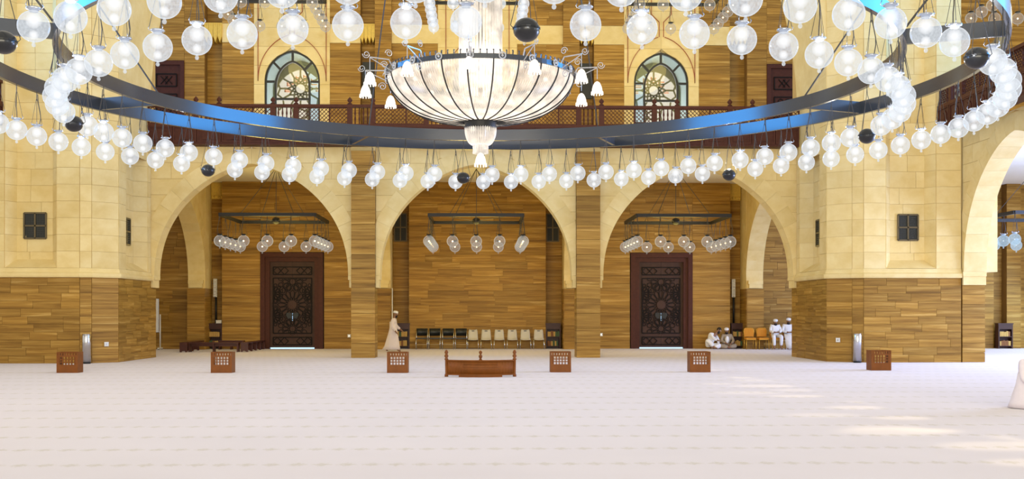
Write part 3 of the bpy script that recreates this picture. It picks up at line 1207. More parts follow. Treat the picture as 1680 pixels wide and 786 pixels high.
# gallery floor slab = aisle ceiling
s = MB().box(-15.8, 15.8, 40.35, 51.3, 7.50, 7.60).build('ceiling', M['pale'])
tag(s, 'pale ceiling of the aisle under the gallery', 'ceiling', kind='structure')
for m, side in ((-1, 'left'), (1, 'right')):
    a, b = sorted((m * 15.9, m * 27))
    s = MB().box(a, b, 12.0, 51.3, 7.50, 7.60).build('ceiling_' + side, M['pale'])
    tag(s, 'pale ceiling of the %s side aisle' % side, 'ceiling', kind='structure')

# ------------------------------------------------------------------ great corner piers
def mp(m, pts):
    return [(m * x, y) for x, y in pts]


ZP = 13.2


def pier(m, side):
    w = struct('wall_pier_' + side, 'great cream stone pier with travertine base on the %s' % side, 'pier')
    d = 0.42
    # core with the two window niches
    prof = [(11.65, 40.28), (11.65, 39.9), (11.65 + d, 39.62), (11.65 + d, 37.78), (11.65, 37.5), (11.65, 36.75), (12.3, 36.15), (12.62, 36.0),
            (13.34, 36.0), (13.62, 36.0 + d), (14.78, 36.0 + d), (15.0, 36.0), (15.82, 36.0), (15.82, 41.4), (11.8, 41.4)]
    MB().prism(mp(m, prof), 'z', 3.0, ZP).build('pier_core', M['cream_joint'], w)
    base = [(11.65, 40.95), (11.65, 36.75), (12.3, 36.15), (12.62, 36.0), (15.82, 36.0), (15.82, 41.4)]
    MB().prism(mp(m, base), 'z', 0.0, 2.9).build('pier_core', M['joint'], w)

    def face(pa, pb, z0, z1, rowh, L, mat, n, nm):
        clad(w, (m * pa[0], pa[1]), (m * pb[0], pb[1]), z0, z1, rowh, L, mat, nm, n=(m * n[0], n[1], 0), proud=0.02)
    # travertine base
    face((11.65, 40.9), (11.65, 36.75), 0, 2.74, 0.25, 1.0, 'travertine', (-1, 0), 'slab')
    face((11.65, 36.75), (12.3, 36.15), 0, 2.74, 0.25, 1.2, 'travertine', (-0.6, -0.65), 'slab')
    face((12.3, 36.15), (12.62, 36.0), 0, 2.74, 0.25, 1.2, 'travertine', (-0.15, -0.32), 'slab')
    face((12.62, 36.0), (15.82, 36.0), 0, 2.74, 0.25, 0.95, 'travertine', (0, -1), 'slab')
    # cream shaft
    z0 = 3.05
    for pa, pb, n, L in (((11.65, 40.26), (11.65, 39.9), (-1, 0), 2), ((11.65, 37.5), (11.65, 36.75), (-1, 0), 2), ((11.65, 39.9), (11.65 + d, 39.62), (-0.28, -d), 2),
                         ((11.65 + d, 37.78), (11.65, 37.5), (-0.28, d), 2), ((11.65 + d, 39.62), (11.65 + d, 37.78), (-1, 0), 1.1),
                         ((11.65, 36.75), (12.3, 36.15), (-0.6, -0.65), 2), ((12.3, 36.15), (12.62, 36.0), (-0.15, -0.32), 2), ((12.62, 36.0), (13.34, 36.0), (0, -1), 2),
                         ((13.34, 36.0), (13.62, 36.0 + d), (d, -0.28), 2), ((13.62, 36.0 + d), (14.78, 36.0 + d), (0, -1), 0.8), ((14.78, 36.0 + d), (15.0, 36.0), (-d, -0.22), 2),
                         ((15.0, 36.0), (15.82, 36.0), (0, -1), 2)):
        face(pa, pb, z0, ZP, 0.54, L, 'cream', n, 'block')
    # sloping sills
    sl = MB()
    sl.add([(m * 13.34, 35.99, 3.06), (m * 15.0, 35.99, 3.06), (m * 14.76, 36.40, 3.34), (m * 13.64, 36.40, 3.34), (m * 13.34, 36.4, 3.0), (m * 15.0, 36.4, 3.0)],
           [(0, 1, 2, 3), (0, 3, 4), (1, 5, 2), (2, 5, 4, 3), (0, 4, 5, 1)])
    sl.build('niche_sill', M['cream'], w)
    sl = MB()
    sl.add([(m * 11.64, 37.5, 3.06), (m * 11.64, 39.9, 3.06), (m * 12.04, 39.62, 3.34), (m * 12.04, 37.78, 3.34), (m * 12.04, 37.5, 3.0), (m * 12.04, 39.9, 3.0)],
           [(0, 1, 2, 3), (0, 3, 4), (1, 5, 2), (2, 5, 4, 3), (0, 4, 5, 1)])
    sl.build('niche_sill', M['cream'], w)
    # cornice along the base
    path = [(11.65, 40.27), (11.65, 36.75), (12.3, 36.15), (12.62, 36.0), (15.82, 36.0)]
    prof = [(0.0, 2.74), (0.10, 2.75), (0.12, 2.80), (0.12, 2.88), (0.06, 2.92), (0.05, 2.98), (0.02, 3.05), (-0.05, 3.05)]
    rings = []
    for i, p in enumerate(path):
        dirs = []
        if i > 0:
            q = path[i - 1]
            l = math.hypot(p[0] - q[0], p[1] - q[1])
            dirs.append(((p[1] - q[1]) / l, -(p[0] - q[0]) / l))
        if i < len(path) - 1:
            q = path[i + 1]
            l = math.hypot(p[0] - q[0], p[1] - q[1])
            dirs.append(((q[1] - p[1]) / l, -(q[0] - p[0]) / l))
        nx, ny = sum(a for a, _ in dirs), sum(b for _, b in dirs)
        l = math.hypot(nx, ny)
        nx, ny = nx / l, ny / l
        k = 1 / max(0.5, nx * dirs[0][0] + ny * dirs[0][1])
        # outward is the side facing the room
        rings.append([(m * (p[0] + nx * o_ * k), p[1] + ny * o_ * k, z) for o_, z in prof])
    MB().loft(rings).build('cornice', M['cream'], w)
    # beginning of the great arch: the inner face leans towards the nave
    ga = MB()
    R_ = 16.0
    zs = 8.6
    prev = (11.66, 7.0)
    pl = [prev]
    for i in range(1, 13):
        z = zs + (ZP + 1 - zs) * i / 12
        pl.append((11.66 - (R_ - math.sqrt(max(0, R_ * R_ - (z - zs) ** 2))), z))
    pl += [(11.72, pl[-1][1])]
    ga.prism([(m * x, z) for x, z in pl], 'y', 36.76, 40.28)
    ga.build('great_arch_springing', M['cream'], w)
    return w


pier(-1, 'left')
pier(1, 'right')


def vent(name, label, c, u, n, w, h):
    """square pierced vent with a frame and a cross bar"""
    o = empty(name, c)
    tag(o, label, 'vent')
    u, n = Vector(u), Vector(n)

    def pt(a, b, d):
        return u * a + Vector((0, 0, b)) + n * d
    f = MB()
    for p, q in (((-1, -1), (1, -1)), ((1, -1), (1, 1)), ((1, 1), (-1, 1)), ((-1, 1), (-1, -1)), ((0, -1), (0, 1)), ((-1, 0), (1, 0))):
        f.bar(pt(p[0] * w / 2, p[1] * h / 2, 0.03), pt(q[0] * w / 2, q[1] * h / 2, 0.03), 0.05, 0.045, up=tuple(n))
    f.build('vent_frame', M['wood_lattice'] if False else simple_cached('bronze_frame', (0.14, 0.11, 0.06), 0.4, 0.5), o)
    g = MB()
    k = 14
    for i in range(k):
        t = -h / 2 + h * (i + 0.5) / k
        g.bar(pt(-w / 2, t, 0.015), pt(w / 2, t, 0.015), 0.02, 0.02, up=tuple(n))
        t = -w / 2 + w * (i + 0.5) / k
        g.bar(pt(t, -h / 2, 0.012), pt(t, h / 2, 0.012), 0.02, 0.014, up=tuple(n))
    g.build('mesh_grille', M['grille'], o)
    b = MB()
    b.add([pt(-w / 2, -h / 2, 0.004), pt(w / 2, -h / 2, 0.004), pt(w / 2, h / 2, 0.004), pt(-w / 2, h / 2, 0.004),
           pt(-w / 2, -h / 2, 0.001), pt(w / 2, -h / 2, 0.001), pt(w / 2, h / 2, 0.001), pt(-w / 2, h / 2, 0.001)],
          [(0, 1, 2, 3), (7, 6, 5, 4), (0, 4, 5, 1), (1, 5, 6, 2), (2, 6, 7, 3), (3, 7, 4, 0)])
    b.build('back_plate', M['grille'], o)
    return o


_sc = {}


def simple_cached(name, color, rough, metal):
    if name not in _sc:
        _sc[name] = simple(name, color, rough, metal)
    return _sc[name]


vent('wall_vent', 'square dark vent in the front niche of the left pier', (-14.18, 36.40, 4.42), (1, 0, 0), (0, -1, 0), 0.70, 0.82)
vent('wall_vent', 'square dark vent in the front niche of the right pier', (14.22, 36.40, 4.42), (1, 0, 0), (0, -1, 0), 0.66, 0.84)
vent('wall_vent', 'narrow-looking dark vent on the inner side of the left pier', (-12.05, 38.75, 4.42), (0, 1, 0), (1, 0, 0), 0.85, 0.9)
vent('wall_vent', 'narrow-looking dark vent on the inner side of the right pier', (12.05, 38.75, 4.42), (0, 1, 0), (-1, 0, 0), 0.85, 0.9)
vent('wall_vent', 'tall dark vent high in the recess left of the chairs', (-3.5, DB + 0.52, 5.5), (1, 0, 0), (0, -1, 0), 0.55, 1.25)
vent('wall_vent', 'tall dark vent high in the recess right of the chairs', (3.42, DB + 0.52, 5.5), (1, 0, 0), (0, -1, 0), 0.55, 1.25)

# ------------------------------------------------------------------ balconies
def post(parent, x, y, z0=8.2, z1=9.04, fin=True):
    b = MB().box(x - 0.09, x + 0.09, y - 0.07, y + 0.07, z0, z1)
    o = b.build('post', M['wood_lattice'], parent)
    if fin:
        f = MB().lathe([(0.05, 0), (0.09, 0.02), (0.035, 0.06), (0.085, 0.11), (0.09, 0.16), (0.05, 0.21), (0.01, 0.26)], 10, (x, y, z1))
        f.build('finial', M['wood_lattice'], o, True)
    return o


_lat = {}


def lattice_panel(parent, xa, xb, y, z0=8.34, z1=8.92, pitch=0.142):
    key = round(xb - xa, 3)
    if key not in _lat:
        mb = MB()
        W, H = xb - xa, z1 - z0
        for sgn in (1, -1):
            c = -H
            while c < W:
                # line x - c = sgn-run of z
                p = [c, 0.0]
                q = [c + H, H]
                if p[0] < 0:
                    p = [0.0, -c]
                if q[0] > W:
                    q = [W, W - c]
                if q[0] - p[0] > 0.02:
                    pz, qz = (p[1], q[1]) if sgn > 0 else (H - p[1], H - q[1])
                    mb.bar((p[0] - W / 2, 0.012 * sgn, pz), (q[0] - W / 2, 0.012 * sgn, qz), 0.02, 0.032, up=(0, 1, 0))
                c += pitch
        for p, q in (((0, 0), (W, 0)), ((0, H), (W, H)), ((0, 0), (0, H)), ((W, 0), (W, H)), ((W * 0.62, 0), (W * 0.62, H))):
            mb.bar((p[0] - W / 2, 0, p[1]), (q[0] - W / 2, 0, q[1]), 0.05, 0.06, up=(0, 1, 0))
        _lat[key] = mb.mesh('lattice', M['wood_lattice'])
    return put('lattice_panel', _lat[key], parent, Matrix.Translation(((xa + xb) / 2, y, z0)))


_balu = MB().lathe([(0.02, 0), (0.022, 0.1), (0.035, 0.2), (0.018, 0.29), (0.035, 0.38), (0.022, 0.48), (0.02, 0.58)], 8).mesh('baluster', M['wood_lattice'], True)
_pan = MB()
_pan.box(-0.42, 0.42, 0, 0.03, 0.0, 0.56)
for (a, b, c_, e) in ((-0.42, 0.42, 0.0, 0.06), (-0.42, 0.42, 0.50, 0.56), (-0.42, -0.36, 0.06, 0.5), (0.36, 0.42, 0.06, 0.5)):
    _pan.box(a, b, -0.03, 0.0, c_, e)
_pan.prism([(-0.24, 0.08), (0.24, 0.08), (0.24, 0.3), (0.12, 0.42), (0, 0.47), (-0.12, 0.42), (-0.24, 0.3)], 'y', -0.025, 0.0)
_pan.prism([(-0.1, 0.1), (0.1, 0.1), (0.1, 0.28), (0, 0.38), (-0.1, 0.28)], 'y', -0.04, 0.0)
_pan = _pan.mesh('fascia_panel', M['wood'])


def balcony(name, label, x0, x1, centres):
    o = struct(name, label, 'balcony')
    MB().box(x0, x1, 0.0, 0.5, 7.58, 7.68).build('bottom_beam', M['wood'], o)
    MB().box(x0, x1, 0.04, 0.5, 7.68, 8.24).build('fascia_core', M['wood'], o)
    MB().box(x0, x1, -0.03, 0.2, 8.22, 8.33).build('bottom_rail', M['wood_lattice'], o)
    MB().box(x0, x1, -0.02, 0.16, 8.92, 9.02).build('top_rail', M['wood_lattice'], o)
    n = round((x1 - x0) / 0.86)
    st = (x1 - x0) / n
    for k in range(n):
        put('fascia_panel', _pan, o, Matrix.Translation((x0 + (k + 0.5) * st, 0.01, 7.67)))
    y = 0.07
    prev = x0
    for c in centres:
        if c - 0.41 - prev > 0.4:
            lattice_panel(o, prev, c - 0.41, y)
        post(o, c - 0.41, y)
        post(o, c + 0.41, y)
        for k in range(4):
            put('baluster', _balu, o, Matrix.Translation((c - 0.22 + 0.147 * k, y, 8.33)))
        prev = c + 0.41
    if x1 - prev > 0.3:
        lattice_panel(o, prev, x1, y)
    return o


b = balcony('balcony_front', 'long dark wooden gallery balcony with lattice panels above the three arches', -11.6, 11.6, [-9.52, -6.8, -4.08, -1.36, 1.36, 4.08, 6.8, 9.52])
b.location = (0, 39.82, 0)
b = balcony('balcony_right', 'dark wooden lattice balcony along the right side wall', 0.0, 8.0, [1.3, 4.0, 6.7])
b.location = (15.05, 35.96, 0)
b.rotation_euler = (0, 0, -PI / 2)
b = balcony('balcony_left', 'end of the wooden lattice balcony at the left edge', -1.6, 0.0, [-0.8])
b.location = (-15.05, 35.96, 0)
b.rotation_euler = (0, 0, PI / 2)

# ------------------------------------------------------------------ globe lamps
RG = 0.225


def globe_parts(kind):
    """globe, cap, finial, bulb, wires as children of an Empty at the globe centre"""
    root = empty('globe_lamp')
    n, k = 28, 16
    prof = []
    for i in range(k + 1):
        t = PI * (i + 0.02) / (k + 0.02)
        if math.sin(t) * RG < 0.06 and i > k / 2:
            break
        prof.append((max(0.002, RG * math.sin(t)), -RG * math.cos(t)))
    prof += [(0.062, RG * 0.965), (0.066, RG + 0.022)]
    MB().lathe(prof, n, cap=False).build('glass_globe', M[{'lit': 'globe', 'dim': 'globe_dim', 'blue': 'globe_blue'}[kind]], root, True)
    cap = MB().lathe([(0.001, RG - 0.03), (0.06, RG - 0.02), (0.07, RG + 0.01), (0.105, RG + 0.02), (0.11, RG + 0.035), (0.09, RG + 0.05), (0.001, RG + 0.052)], 18)
    for q in range(3):
        a = 2 * PI * q / 3 + 0.5
        c = (0.125 * math.cos(a), 0.125 * math.sin(a))
        cap.tube([(0.10 * math.cos(a), 0.10 * math.sin(a), RG + 0.03), (c[0], c[1], RG + 0.03), (c[0] * 1.12, c[1] * 1.12, RG + 0.06), (c[0], c[1], RG + 0.09)], 0.007, 5)
    cap.build('cap', M['cap_metal' if kind != 'dim' else 'black_metal'], root, True)
    MB().lathe([(0.001, -RG - 0.075), (0.022, -RG - 0.065), (0.03, -RG - 0.04), (0.02, -RG - 0.015), (0.012, -RG), (0.02, -RG + 0.01)], 10).build('finial', M['globe' if kind == 'lit' else 'globe_dim' if kind == 'dim' else 'globe_blue'], root, True)
    if kind == 'lit':
        MB().ball((0, 0, 0.085), 0.115, 20, 12).build('bulb', M['bulb'], root, True)  # glow halo painted around the light source, wider than the source itself
        MB().ball((0, 0, -0.125), 0.07, 18, 10).build('bulb', M['bulb'], root, True)  # added glowing ball imitating the upper light's reflection in the glass
    else:
        MB().ball((0, 0, 0.0), 0.032, 10, 6).build('bulb', M['warm_bulb' if kind == 'dim' else 'bulb'], root, True)
    top = 1.02
    w = MB()
    for q in range(3):
        a = 2 * PI * q / 3 + 0.5
        w.tube([(0.125 * math.cos(a), 0.125 * math.sin(a), RG + 0.08), (0.012 * math.cos(a), 0.012 * math.sin(a), top - 0.16)], 0.0045, 4)
    w.tube([(0.0, 0.0, top - 0.2), (0.0, 0.0, top)], 0.009, 5)
    w.tube([(0.02, 0.0, top - 0.05), (0.035, 0.01, top - 0.25), (0.075, 0.02, 0.55), (0.085, 0.01, RG + 0.2), (0.06, 0.0, RG + 0.04)], 0.009, 5)
    w.build('hanging_wires', M['wire'], root)
    return root


ZC, XC, R1, R2, ZGL = 24.5, 0.27, 0.3553 * 24.5, 0.4296 * 24.5, 1.6 + 0.168 * 24.5
ZR0, ZR1 = 6.73, 7.05

rc = empty('ring_lamp_frame', (XC, ZC, ZR0))
tag(rc, 'huge double ring of dark blue-grey steel hung around the crystal chandelier', 'chandelier')
for R_, nm in ((R1, 'inner_ring'), (R2, 'outer_ring')):
    mb = MB()
    n = 144
    rings = []
    for k in range(n + 1):
        a = 2 * PI * k / n
        s_, c_ = math.sin(a), math.cos(a)
        rings.append([((R_ + dr) * s_, (R_ + dr) * c_, dz) for dr, dz in ((-0.05, 0), (0.05, 0), (0.05, 0.32), (-0.05, 0.32))])
    for g0, g1 in zip(rings[:-1], rings[1:]):
        for i in range(4):
            mb.add([g0[i], g0[(i + 1) % 4], g1[(i + 1) % 4], g1[i]], [(0, 1, 2, 3)])
    me = mb.mesh(nm, M['ring_steel'])
    bm = bmesh.new()
    bm.from_mesh(me)
    bmesh.ops.remove_doubles(bm, verts=bm.verts, dist=1e-4)
    bmesh.ops.recalc_face_normals(bm, faces=bm.faces)
    bm.to_mesh(me)
    bm.free()
    me.polygons.foreach_set('use_smooth', [True] * len(me.polygons))
    me.set_sharp_from_angle(angle=math.radians(35))
    put(nm, me, rc)
for k in range(8):
    a = math.radians(22.5 + 45 * k)
    s_, c_ = math.sin(a), math.cos(a)
    MB().bar((R1 * s_, R1 * c_, 0.16), (R2 * s_, R2 * c_, 0.16), 0.09, 0.29).build('spar', M['ring_steel'], rc)
    deg = (22.5 + 45 * k) % 360
    if deg in (22.5, 337.5, 157.5, 202.5):
        MB().tube([(R1 * s_, R1 * c_, 0.3), (0.3 * s_, 0.3 * c_, 18.0)], 0.018, 5).build('suspension_cable', M['wire'], rc)
    else:
        MB().tube([(R1 * s_, R1 * c_, 0.3), (24 * s_, 24 * c_, 20.0)], 0.022, 5).build('suspension_cable', M['wire'], rc)

lit = globe_parts('lit')
used = [False]


def place_globe(proto, flag, loc, rz, label, group):
    o = proto if not flag[0] else copy_tree(proto)
    flag[0] = True
    o.location = loc
    o.rotation_euler = (0, 0, rz)
    return tag(o, label, 'lamp', group)


sp_root = empty('hanging_speaker')
MB().ball((0, 0, 0), 0.19, 20, 12, (1.0, 1.0, 0.90)).build('speaker_body', M['speaker'], sp_root, True)
b = MB()
for q in range(18):
    a = 2 * PI * q / 18
    a2 = 2 * PI * (q + 1) / 18
    b.bar((0.193 * math.cos(a), 0.193 * math.sin(a), 0.02), (0.193 * math.cos(a2), 0.193 * math.sin(a2), 0.02), 0.012, 0.02)
b.build('seam_ring', M['black_metal'], sp_root)
b = MB()
for q in range(3):
    a = 2 * PI * q / 3 + 0.4
    b.tube([(0.19 * math.cos(a), 0.19 * math.sin(a), 0.02), (0.23 * math.cos(a), 0.23 * math.sin(a), 0.06), (0.21 * math.cos(a), 0.21 * math.sin(a), 0.14), (0.01 * math.cos(a), 0.01 * math.sin(a), 0.95), (0, 0, 1.12)], 0.006, 4)
b.build('hanging_wires', M['wire'], sp_root)
sp_used = [False]

RNG = random.Random(3)
for R_, N_, ph, sp, nm in ((R1, 64, 1.66, -1, 'inner'), (R2, 76, -0.05, 9, 'outer')):
    built = {'far': [], 'near': []}
    spk = []
    for k in range(N_):
        a = math.radians(ph + 360.0 * k / N_)
        p = Vector((XC + R_ * math.sin(a), ZC + R_ * math.cos(a), ZGL))
        is_sp = (k - sp) % (N_ // 4) == 0
        if not in_frame(p, 26, 34):
            continue
        if is_sp:
            spk.append((a, p))
        else:
            aw = (a + PI) % (2 * PI) - PI
            built['far' if abs(aw) <= PI / 2 else 'near'].append((p.x, p))
    for arc, lst in built.items():
        lst.sort(key=lambda t: t[0])
        for i, (_, p) in enumerate(lst):
            place_globe(lit, used, p, RNG.random() * 6.28, 'lit glass globe, %s from left on the %s arc of the %s ring' % (nth(i + 1), arc, nm), 'globe lamps of the %s ring' % nm)
    spk.sort(key=lambda t: t[1].x)
    pos = ['leftmost', 'second from the left', 'third from the left', 'rightmost']
    for i, (a, p) in enumerate(spk):
        o = sp_root if not sp_used[0] else copy_tree(sp_root)
        sp_used[0] = True
        o.location = (p.x, p.y, p.z - 0.10)
        o.rotation_euler = (0, 0, RNG.random() * 6)
        lab = pos[i] if i < 3 and not (len(spk) == i + 1) else 'rightmost'
        tag(o, 'black ball speaker hanging among the %s ring globes, %s' % (nm, lab), 'speaker', 'ball speakers on the rings')
# light given off by the globes, gathered at points along both rings
for R_, n, N_, ph in ((R1, 16, 64, 1.66), (R2, 19, 76, -0.05)):
    for k in range(n):
        a = math.radians(ph + 360.0 * (4 * k + 1) / N_)
        l = bpy.data.lights.new('globe_light', 'POINT')
        l.energy = 95
        l.color = (0.95, 0.96, 1.0)
        l.shadow_soft_size = 0.04
        o = bpy.data.objects.new('globe_light', l)
        o.location = (XC + R_ * math.sin(a), ZC + R_ * math.cos(a), ZGL + 0.09)
        COL.objects.link(o)

# ------------------------------------------------------------------ square lamp frames
dim = globe_parts('dim')
dim_used = [False]
blue = globe_parts('blue')
blue_used = [False]


def square_lamp(label, where, c, z, proto, flag, warm, only=None, power=160):
    h = 1.83
    o = empty('square_lamp_frame', (c[0], c[1], z))
    tag(o, label, 'lamp frame', 'square lamp frames')
    f = MB()
    for s_ in (-1, 1):
        f.box(-h, h, s_ * h - 0.05, s_ * h + 0.05, 0, 0.13)
        f.box(*sorted((s_ * h - 0.05, s_ * h + 0.05)), -h, h, 0, 0.13)
    f.build('frame', M['black_metal'], o)
    w = MB()
    for sx in (-1, 1):
        for sy in (-1, 1):
            w.tube([(sx * h, sy * h, 0.12), (0, 0, -0.02)], 0.012, 4)
            w.tube([(sx * h * 0.55, sy * h, 0.13), (0, 0, 2.1)], 0.014, 4)
    w.tube([(0, 0, 0), (0, 0, 2.1)], 0.012, 5)
    w.build('suspension_cable', M['wire'], o)
    MB().ball((0, 0, -0.02), 0.17, 14, 9, (1, 1, 0.85)).build('hub', M['black_metal'], o, True)
    rows = {'near': [], 'far': [], 'left': [], 'right': []}
    for k in range(5):
        t = -h + 2 * h * k / 4
        rows['near'].append((t, -h))
        rows['far'].append((t, h))
        if 0 < k < 4:
            rows['left'].append((-h, t))
            rows['right'].append((h, t))
    for side, lst in rows.items():
        i = 0
        for (dx, dy) in lst:
            p = Vector((c[0] + dx, c[1] + dy, z - 0.96))
            if not in_frame(p, 12, 10) or (only and not only(p)):
                continue
            i += 1
            order = 'from left' if side in ('near', 'far') else 'counting back'
            place_globe(proto, flag, p, RNG.random() * 6.28, 'globe, %s %s, %s side of frame %s' % (nth(i), order, side, where), 'globes of the square frames')
    l = bpy.data.lights.new('aisle_lamp_light', 'POINT')
    l.energy = power
    l.color = warm
    l.shadow_soft_size = 1.2
    q = bpy.data.objects.new('aisle_lamp_light', l)
    q.location = (c[0], c[1], z - 0.9)
    COL.objects.link(q)
    return o


WARM = (1.0, 0.76, 0.18)
square_lamp('black square lamp frame hanging before the left carved door', 'before the left carved door', (-8.1, 45.3), 5.36, dim, dim_used, WARM, power=210)
square_lamp('black square lamp frame hanging before the chairs', 'before the chairs', (-0.02, 45.3), 5.36, dim, dim_used, WARM, power=200)
square_lamp('black square lamp frame hanging before the right carved door', 'before the right carved door', (8.1, 45.3), 5.36, dim, dim_used, WARM, power=210)
square_lamp('black square lamp frame in the gallery before the left arched window', 'before the left gallery window', (-8.2, 45.3), 14.62, dim, dim_used, WARM, power=200)
square_lamp('black square lamp frame in the gallery behind the crystal column', 'behind the crystal column', (0.0, 45.3), 14.62, lit, used, WARM, power=260)
square_lamp('black square lamp frame in the gallery before the right arched window', 'before the right gallery window', (8.2, 45.3), 14.62, dim, dim_used, WARM, power=200)
square_lamp('black square lamp frame seen through the side arch at the right edge', 'through the right side arch', (22.2, 43.6), 5.36, blue, blue_used, (0.7, 0.85, 1.0), power=60)
square_lamp('black square lamp frame high in the right side gallery', 'in the right side gallery', (21.0, 41.0), 14.0, dim, dim_used, WARM, power=260)

# ------------------------------------------------------------------ crystal chandelier
cc = empty('crystal_chandelier', (0.2, ZC, 4.9))
tag(cc, 'great lit crystal bowl chandelier with black ribs and bell lamps', 'chandelier')
BR, ZRIM, ZBOT = 2.02, 6.76 - 4.9, 5.80 - 4.9
NG = 24


def bowl(t):
    """t 0 rim .. 1 bottom collar"""
    a = t * PI / 2
    r = 0.30 + (BR - 0.30) * math.cos(a) ** 0.85
    z = ZRIM - (ZRIM - ZBOT) * math.sin(a) ** 1.15
    return r, z


ns, nt_ = 9, 16
gore = MB()
half_a = PI / NG
for j in range(ns):
    # each strand of beads: rounded rod following the bowl
    a0 = -half_a + 2 * half_a * (j + 0.5) / ns
    rows = []
    for i in range(nt_ + 1):
        r, z = bowl(i / nt_)
        w_ = r * half_a / ns * 1.02
        s_, c_ = math.sin(a0), math.cos(a0)
        e = (1.0, 0.86)[i % 2]
        rows.append([(r * s_ - w_ * e * c_, r * c_ + w_ * e * s_, z), (((r + 0.022 * e) * s_), (r + 0.022 * e) * c_, z - 0.008), (r * s_ + w_ * e * c_, r * c_ - w_ * e * s_, z)])
    for g0, g1 in zip(rows[:-1], rows[1:]):
        gore.add(g0 + g1, [(0, 1, 4, 3), (1, 2, 5, 4)])
gme = gore.mesh('crystal_panel', M['crystal'])
rib = MB()
rib.tube([((bowl(i / 20)[0] + 0.035) * math.sin(half_a), (bowl(i / 20)[0] + 0.035) * math.cos(half_a), bowl(i / 20)[1] - 0.01) for i in range(21)], 0.016, 5)
rme = rib.mesh('rib', M['black_metal'])
for k in range(NG):
    rot = Matrix.Rotation(2 * PI * k / NG, 4, 'Z')
    put('crystal_panel', gme, cc, rot)
    put('rib', rme, cc, rot)
# rim band with small points, and round glass medallions
rb = MB()
n = 96
for k in range(n):
    a, a2 = 2 * PI * k / n, 2 * PI * (k + 1) / n
    p = [(BR + 0.02) * math.sin(a), (BR + 0.02) * math.cos(a)]
    q = [(BR + 0.02) * math.sin(a2), (BR + 0.02) * math.cos(a2)]
    rb.bar((p[0], p[1], ZRIM + 0.02), (q[0], q[1], ZRIM + 0.02), 0.06, 0.10)
    rb.bar((p[0], p[1], ZRIM + 0.06), (p[0] * 1.01, p[1] * 1.01, ZRIM + 0.15), 0.022, 0.022)
    rb.ball((p[0], p[1], ZRIM + 0.15), 0.018, 6, 4)
rb.build('rim_band', M['ring_steel'], cc)
med = MB()
for q in range(12):
    a, a2 = 2 * PI * q / 12, 2 * PI * (q + 1) / 12
    med.tube([(0.065 * math.cos(a), 0, 0.065 * math.sin(a)), (0.065 * math.cos(a2), 0, 0.065 * math.sin(a2))], 0.018, 5)
med.ball((0, 0, 0), 0.03, 8, 5)
mme = med.mesh('medallion', M['scroll_glass'], True)
for k in range(20):
    a = 2 * PI * k / 20 + 0.1
    put('medallion', mme, cc, Matrix.Rotation(-a, 4, 'Z') @ Matrix.Translation((0, BR + 0.07, ZRIM + 0.03)))
# lower tiers
col = MB().lathe([(0.34, 0.0), (0.36, 0.04), (0.34, 0.10), (0.36, 0.15), (0.33, 0.20)], 32, (0, 0, ZBOT - 0.16), cap=False)
col.build('collar', M['black_metal'], cc, True)


def strand_lathe(prof, n, name, z):
    mb = MB()
    m_ = len(prof)
    for k in range(n):
        a = 2 * PI * k / n
        da = PI / n * 0.95
        rows = []
        for i, (r, zz) in enumerate(prof):
            e = (1.0, 0.9)[i % 2]
            rows.append([(r * math.sin(a - da * e), r * math.cos(a - da * e), zz), ((r + 0.014) * math.sin(a), (r + 0.014) * math.cos(a), zz), (r * math.sin(a + da * e), r * math.cos(a + da * e), zz)])
        for g0, g1 in zip(rows[:-1], rows[1:]):
            mb.add(g0 + g1, [(0, 1, 4, 3), (1, 2, 5, 4)])
    me = mb.mesh(name, M['crystal'])
    return put(name, me, cc, Matrix.Translation((0, 0, z)))


strand_lathe([(0.34 * math.cos(t * PI / 2 * 0.72), -0.40 * math.sin(t * PI / 2)) for t in [i / 10 for i in range(11)]], 40, 'lower_bowl', ZBOT - 0.12)
strand_lathe([(0.155, 0.0), (0.16, -0.06), (0.155, -0.12), (0.16, -0.2)], 24, 'lower_drum', ZBOT - 0.50)


def bell(root, c, s_=1.0):
    b_ = MB()
    prof = [(0.02, 0.17), (0.06, 0.14), (0.09, 0.08), (0.108, 0.02), (0.118, -0.06)]
    n = 12
    for k in range(n):
        a, a2 = 2 * PI * k / n, 2 * PI * (k + 1) / n
        for (r0, z0), (r1, z1) in zip(prof[:-1], prof[1:]):
            b_.add([(c[0] + s_ * r0 * math.cos(a), c[1] + s_ * r0 * math.sin(a), c[2] + s_ * z0), (c[0] + s_ * r0 * math.cos(a2), c[1] + s_ * r0 * math.sin(a2), c[2] + s_ * z0),
                    (c[0] + s_ * r1 * math.cos(a2), c[1] + s_ * r1 * math.sin(a2), c[2] + s_ * z1), (c[0] + s_ * r1 * math.cos(a), c[1] + s_ * r1 * math.sin(a), c[2] + s_ * z1)], [(0, 1, 2, 3)])
        b_.bar((c[0] + s_ * 0.12 * math.cos(a), c[1] + s_ * 0.12 * math.sin(a), c[2] - s_ * 0.05), (c[0] + s_ * 0.125 * math.cos(a), c[1] + s_ * 0.125 * math.sin(a), c[2] - s_ * 0.12), 0.022)
    return b_.build('bell_shade', M['bell_glow'], root)


bell(cc, (0, 0, ZBOT - 0.86), 1.05)


def spiral(mb, c, ax, r0, turns, rad, sgn=1):
    pts = []
    for i in range(17):
        t = i / 16
        a = sgn * turns * 2 * PI * t
        r = r0 * (1 - 0.75 * t)
        pts.append((c[0] + ax[0] * r * math.cos(a), c[1] + ax[1] * r * math.cos(a), c[2] + r * math.sin(a)))
    mb.tube(pts, rad, 5)


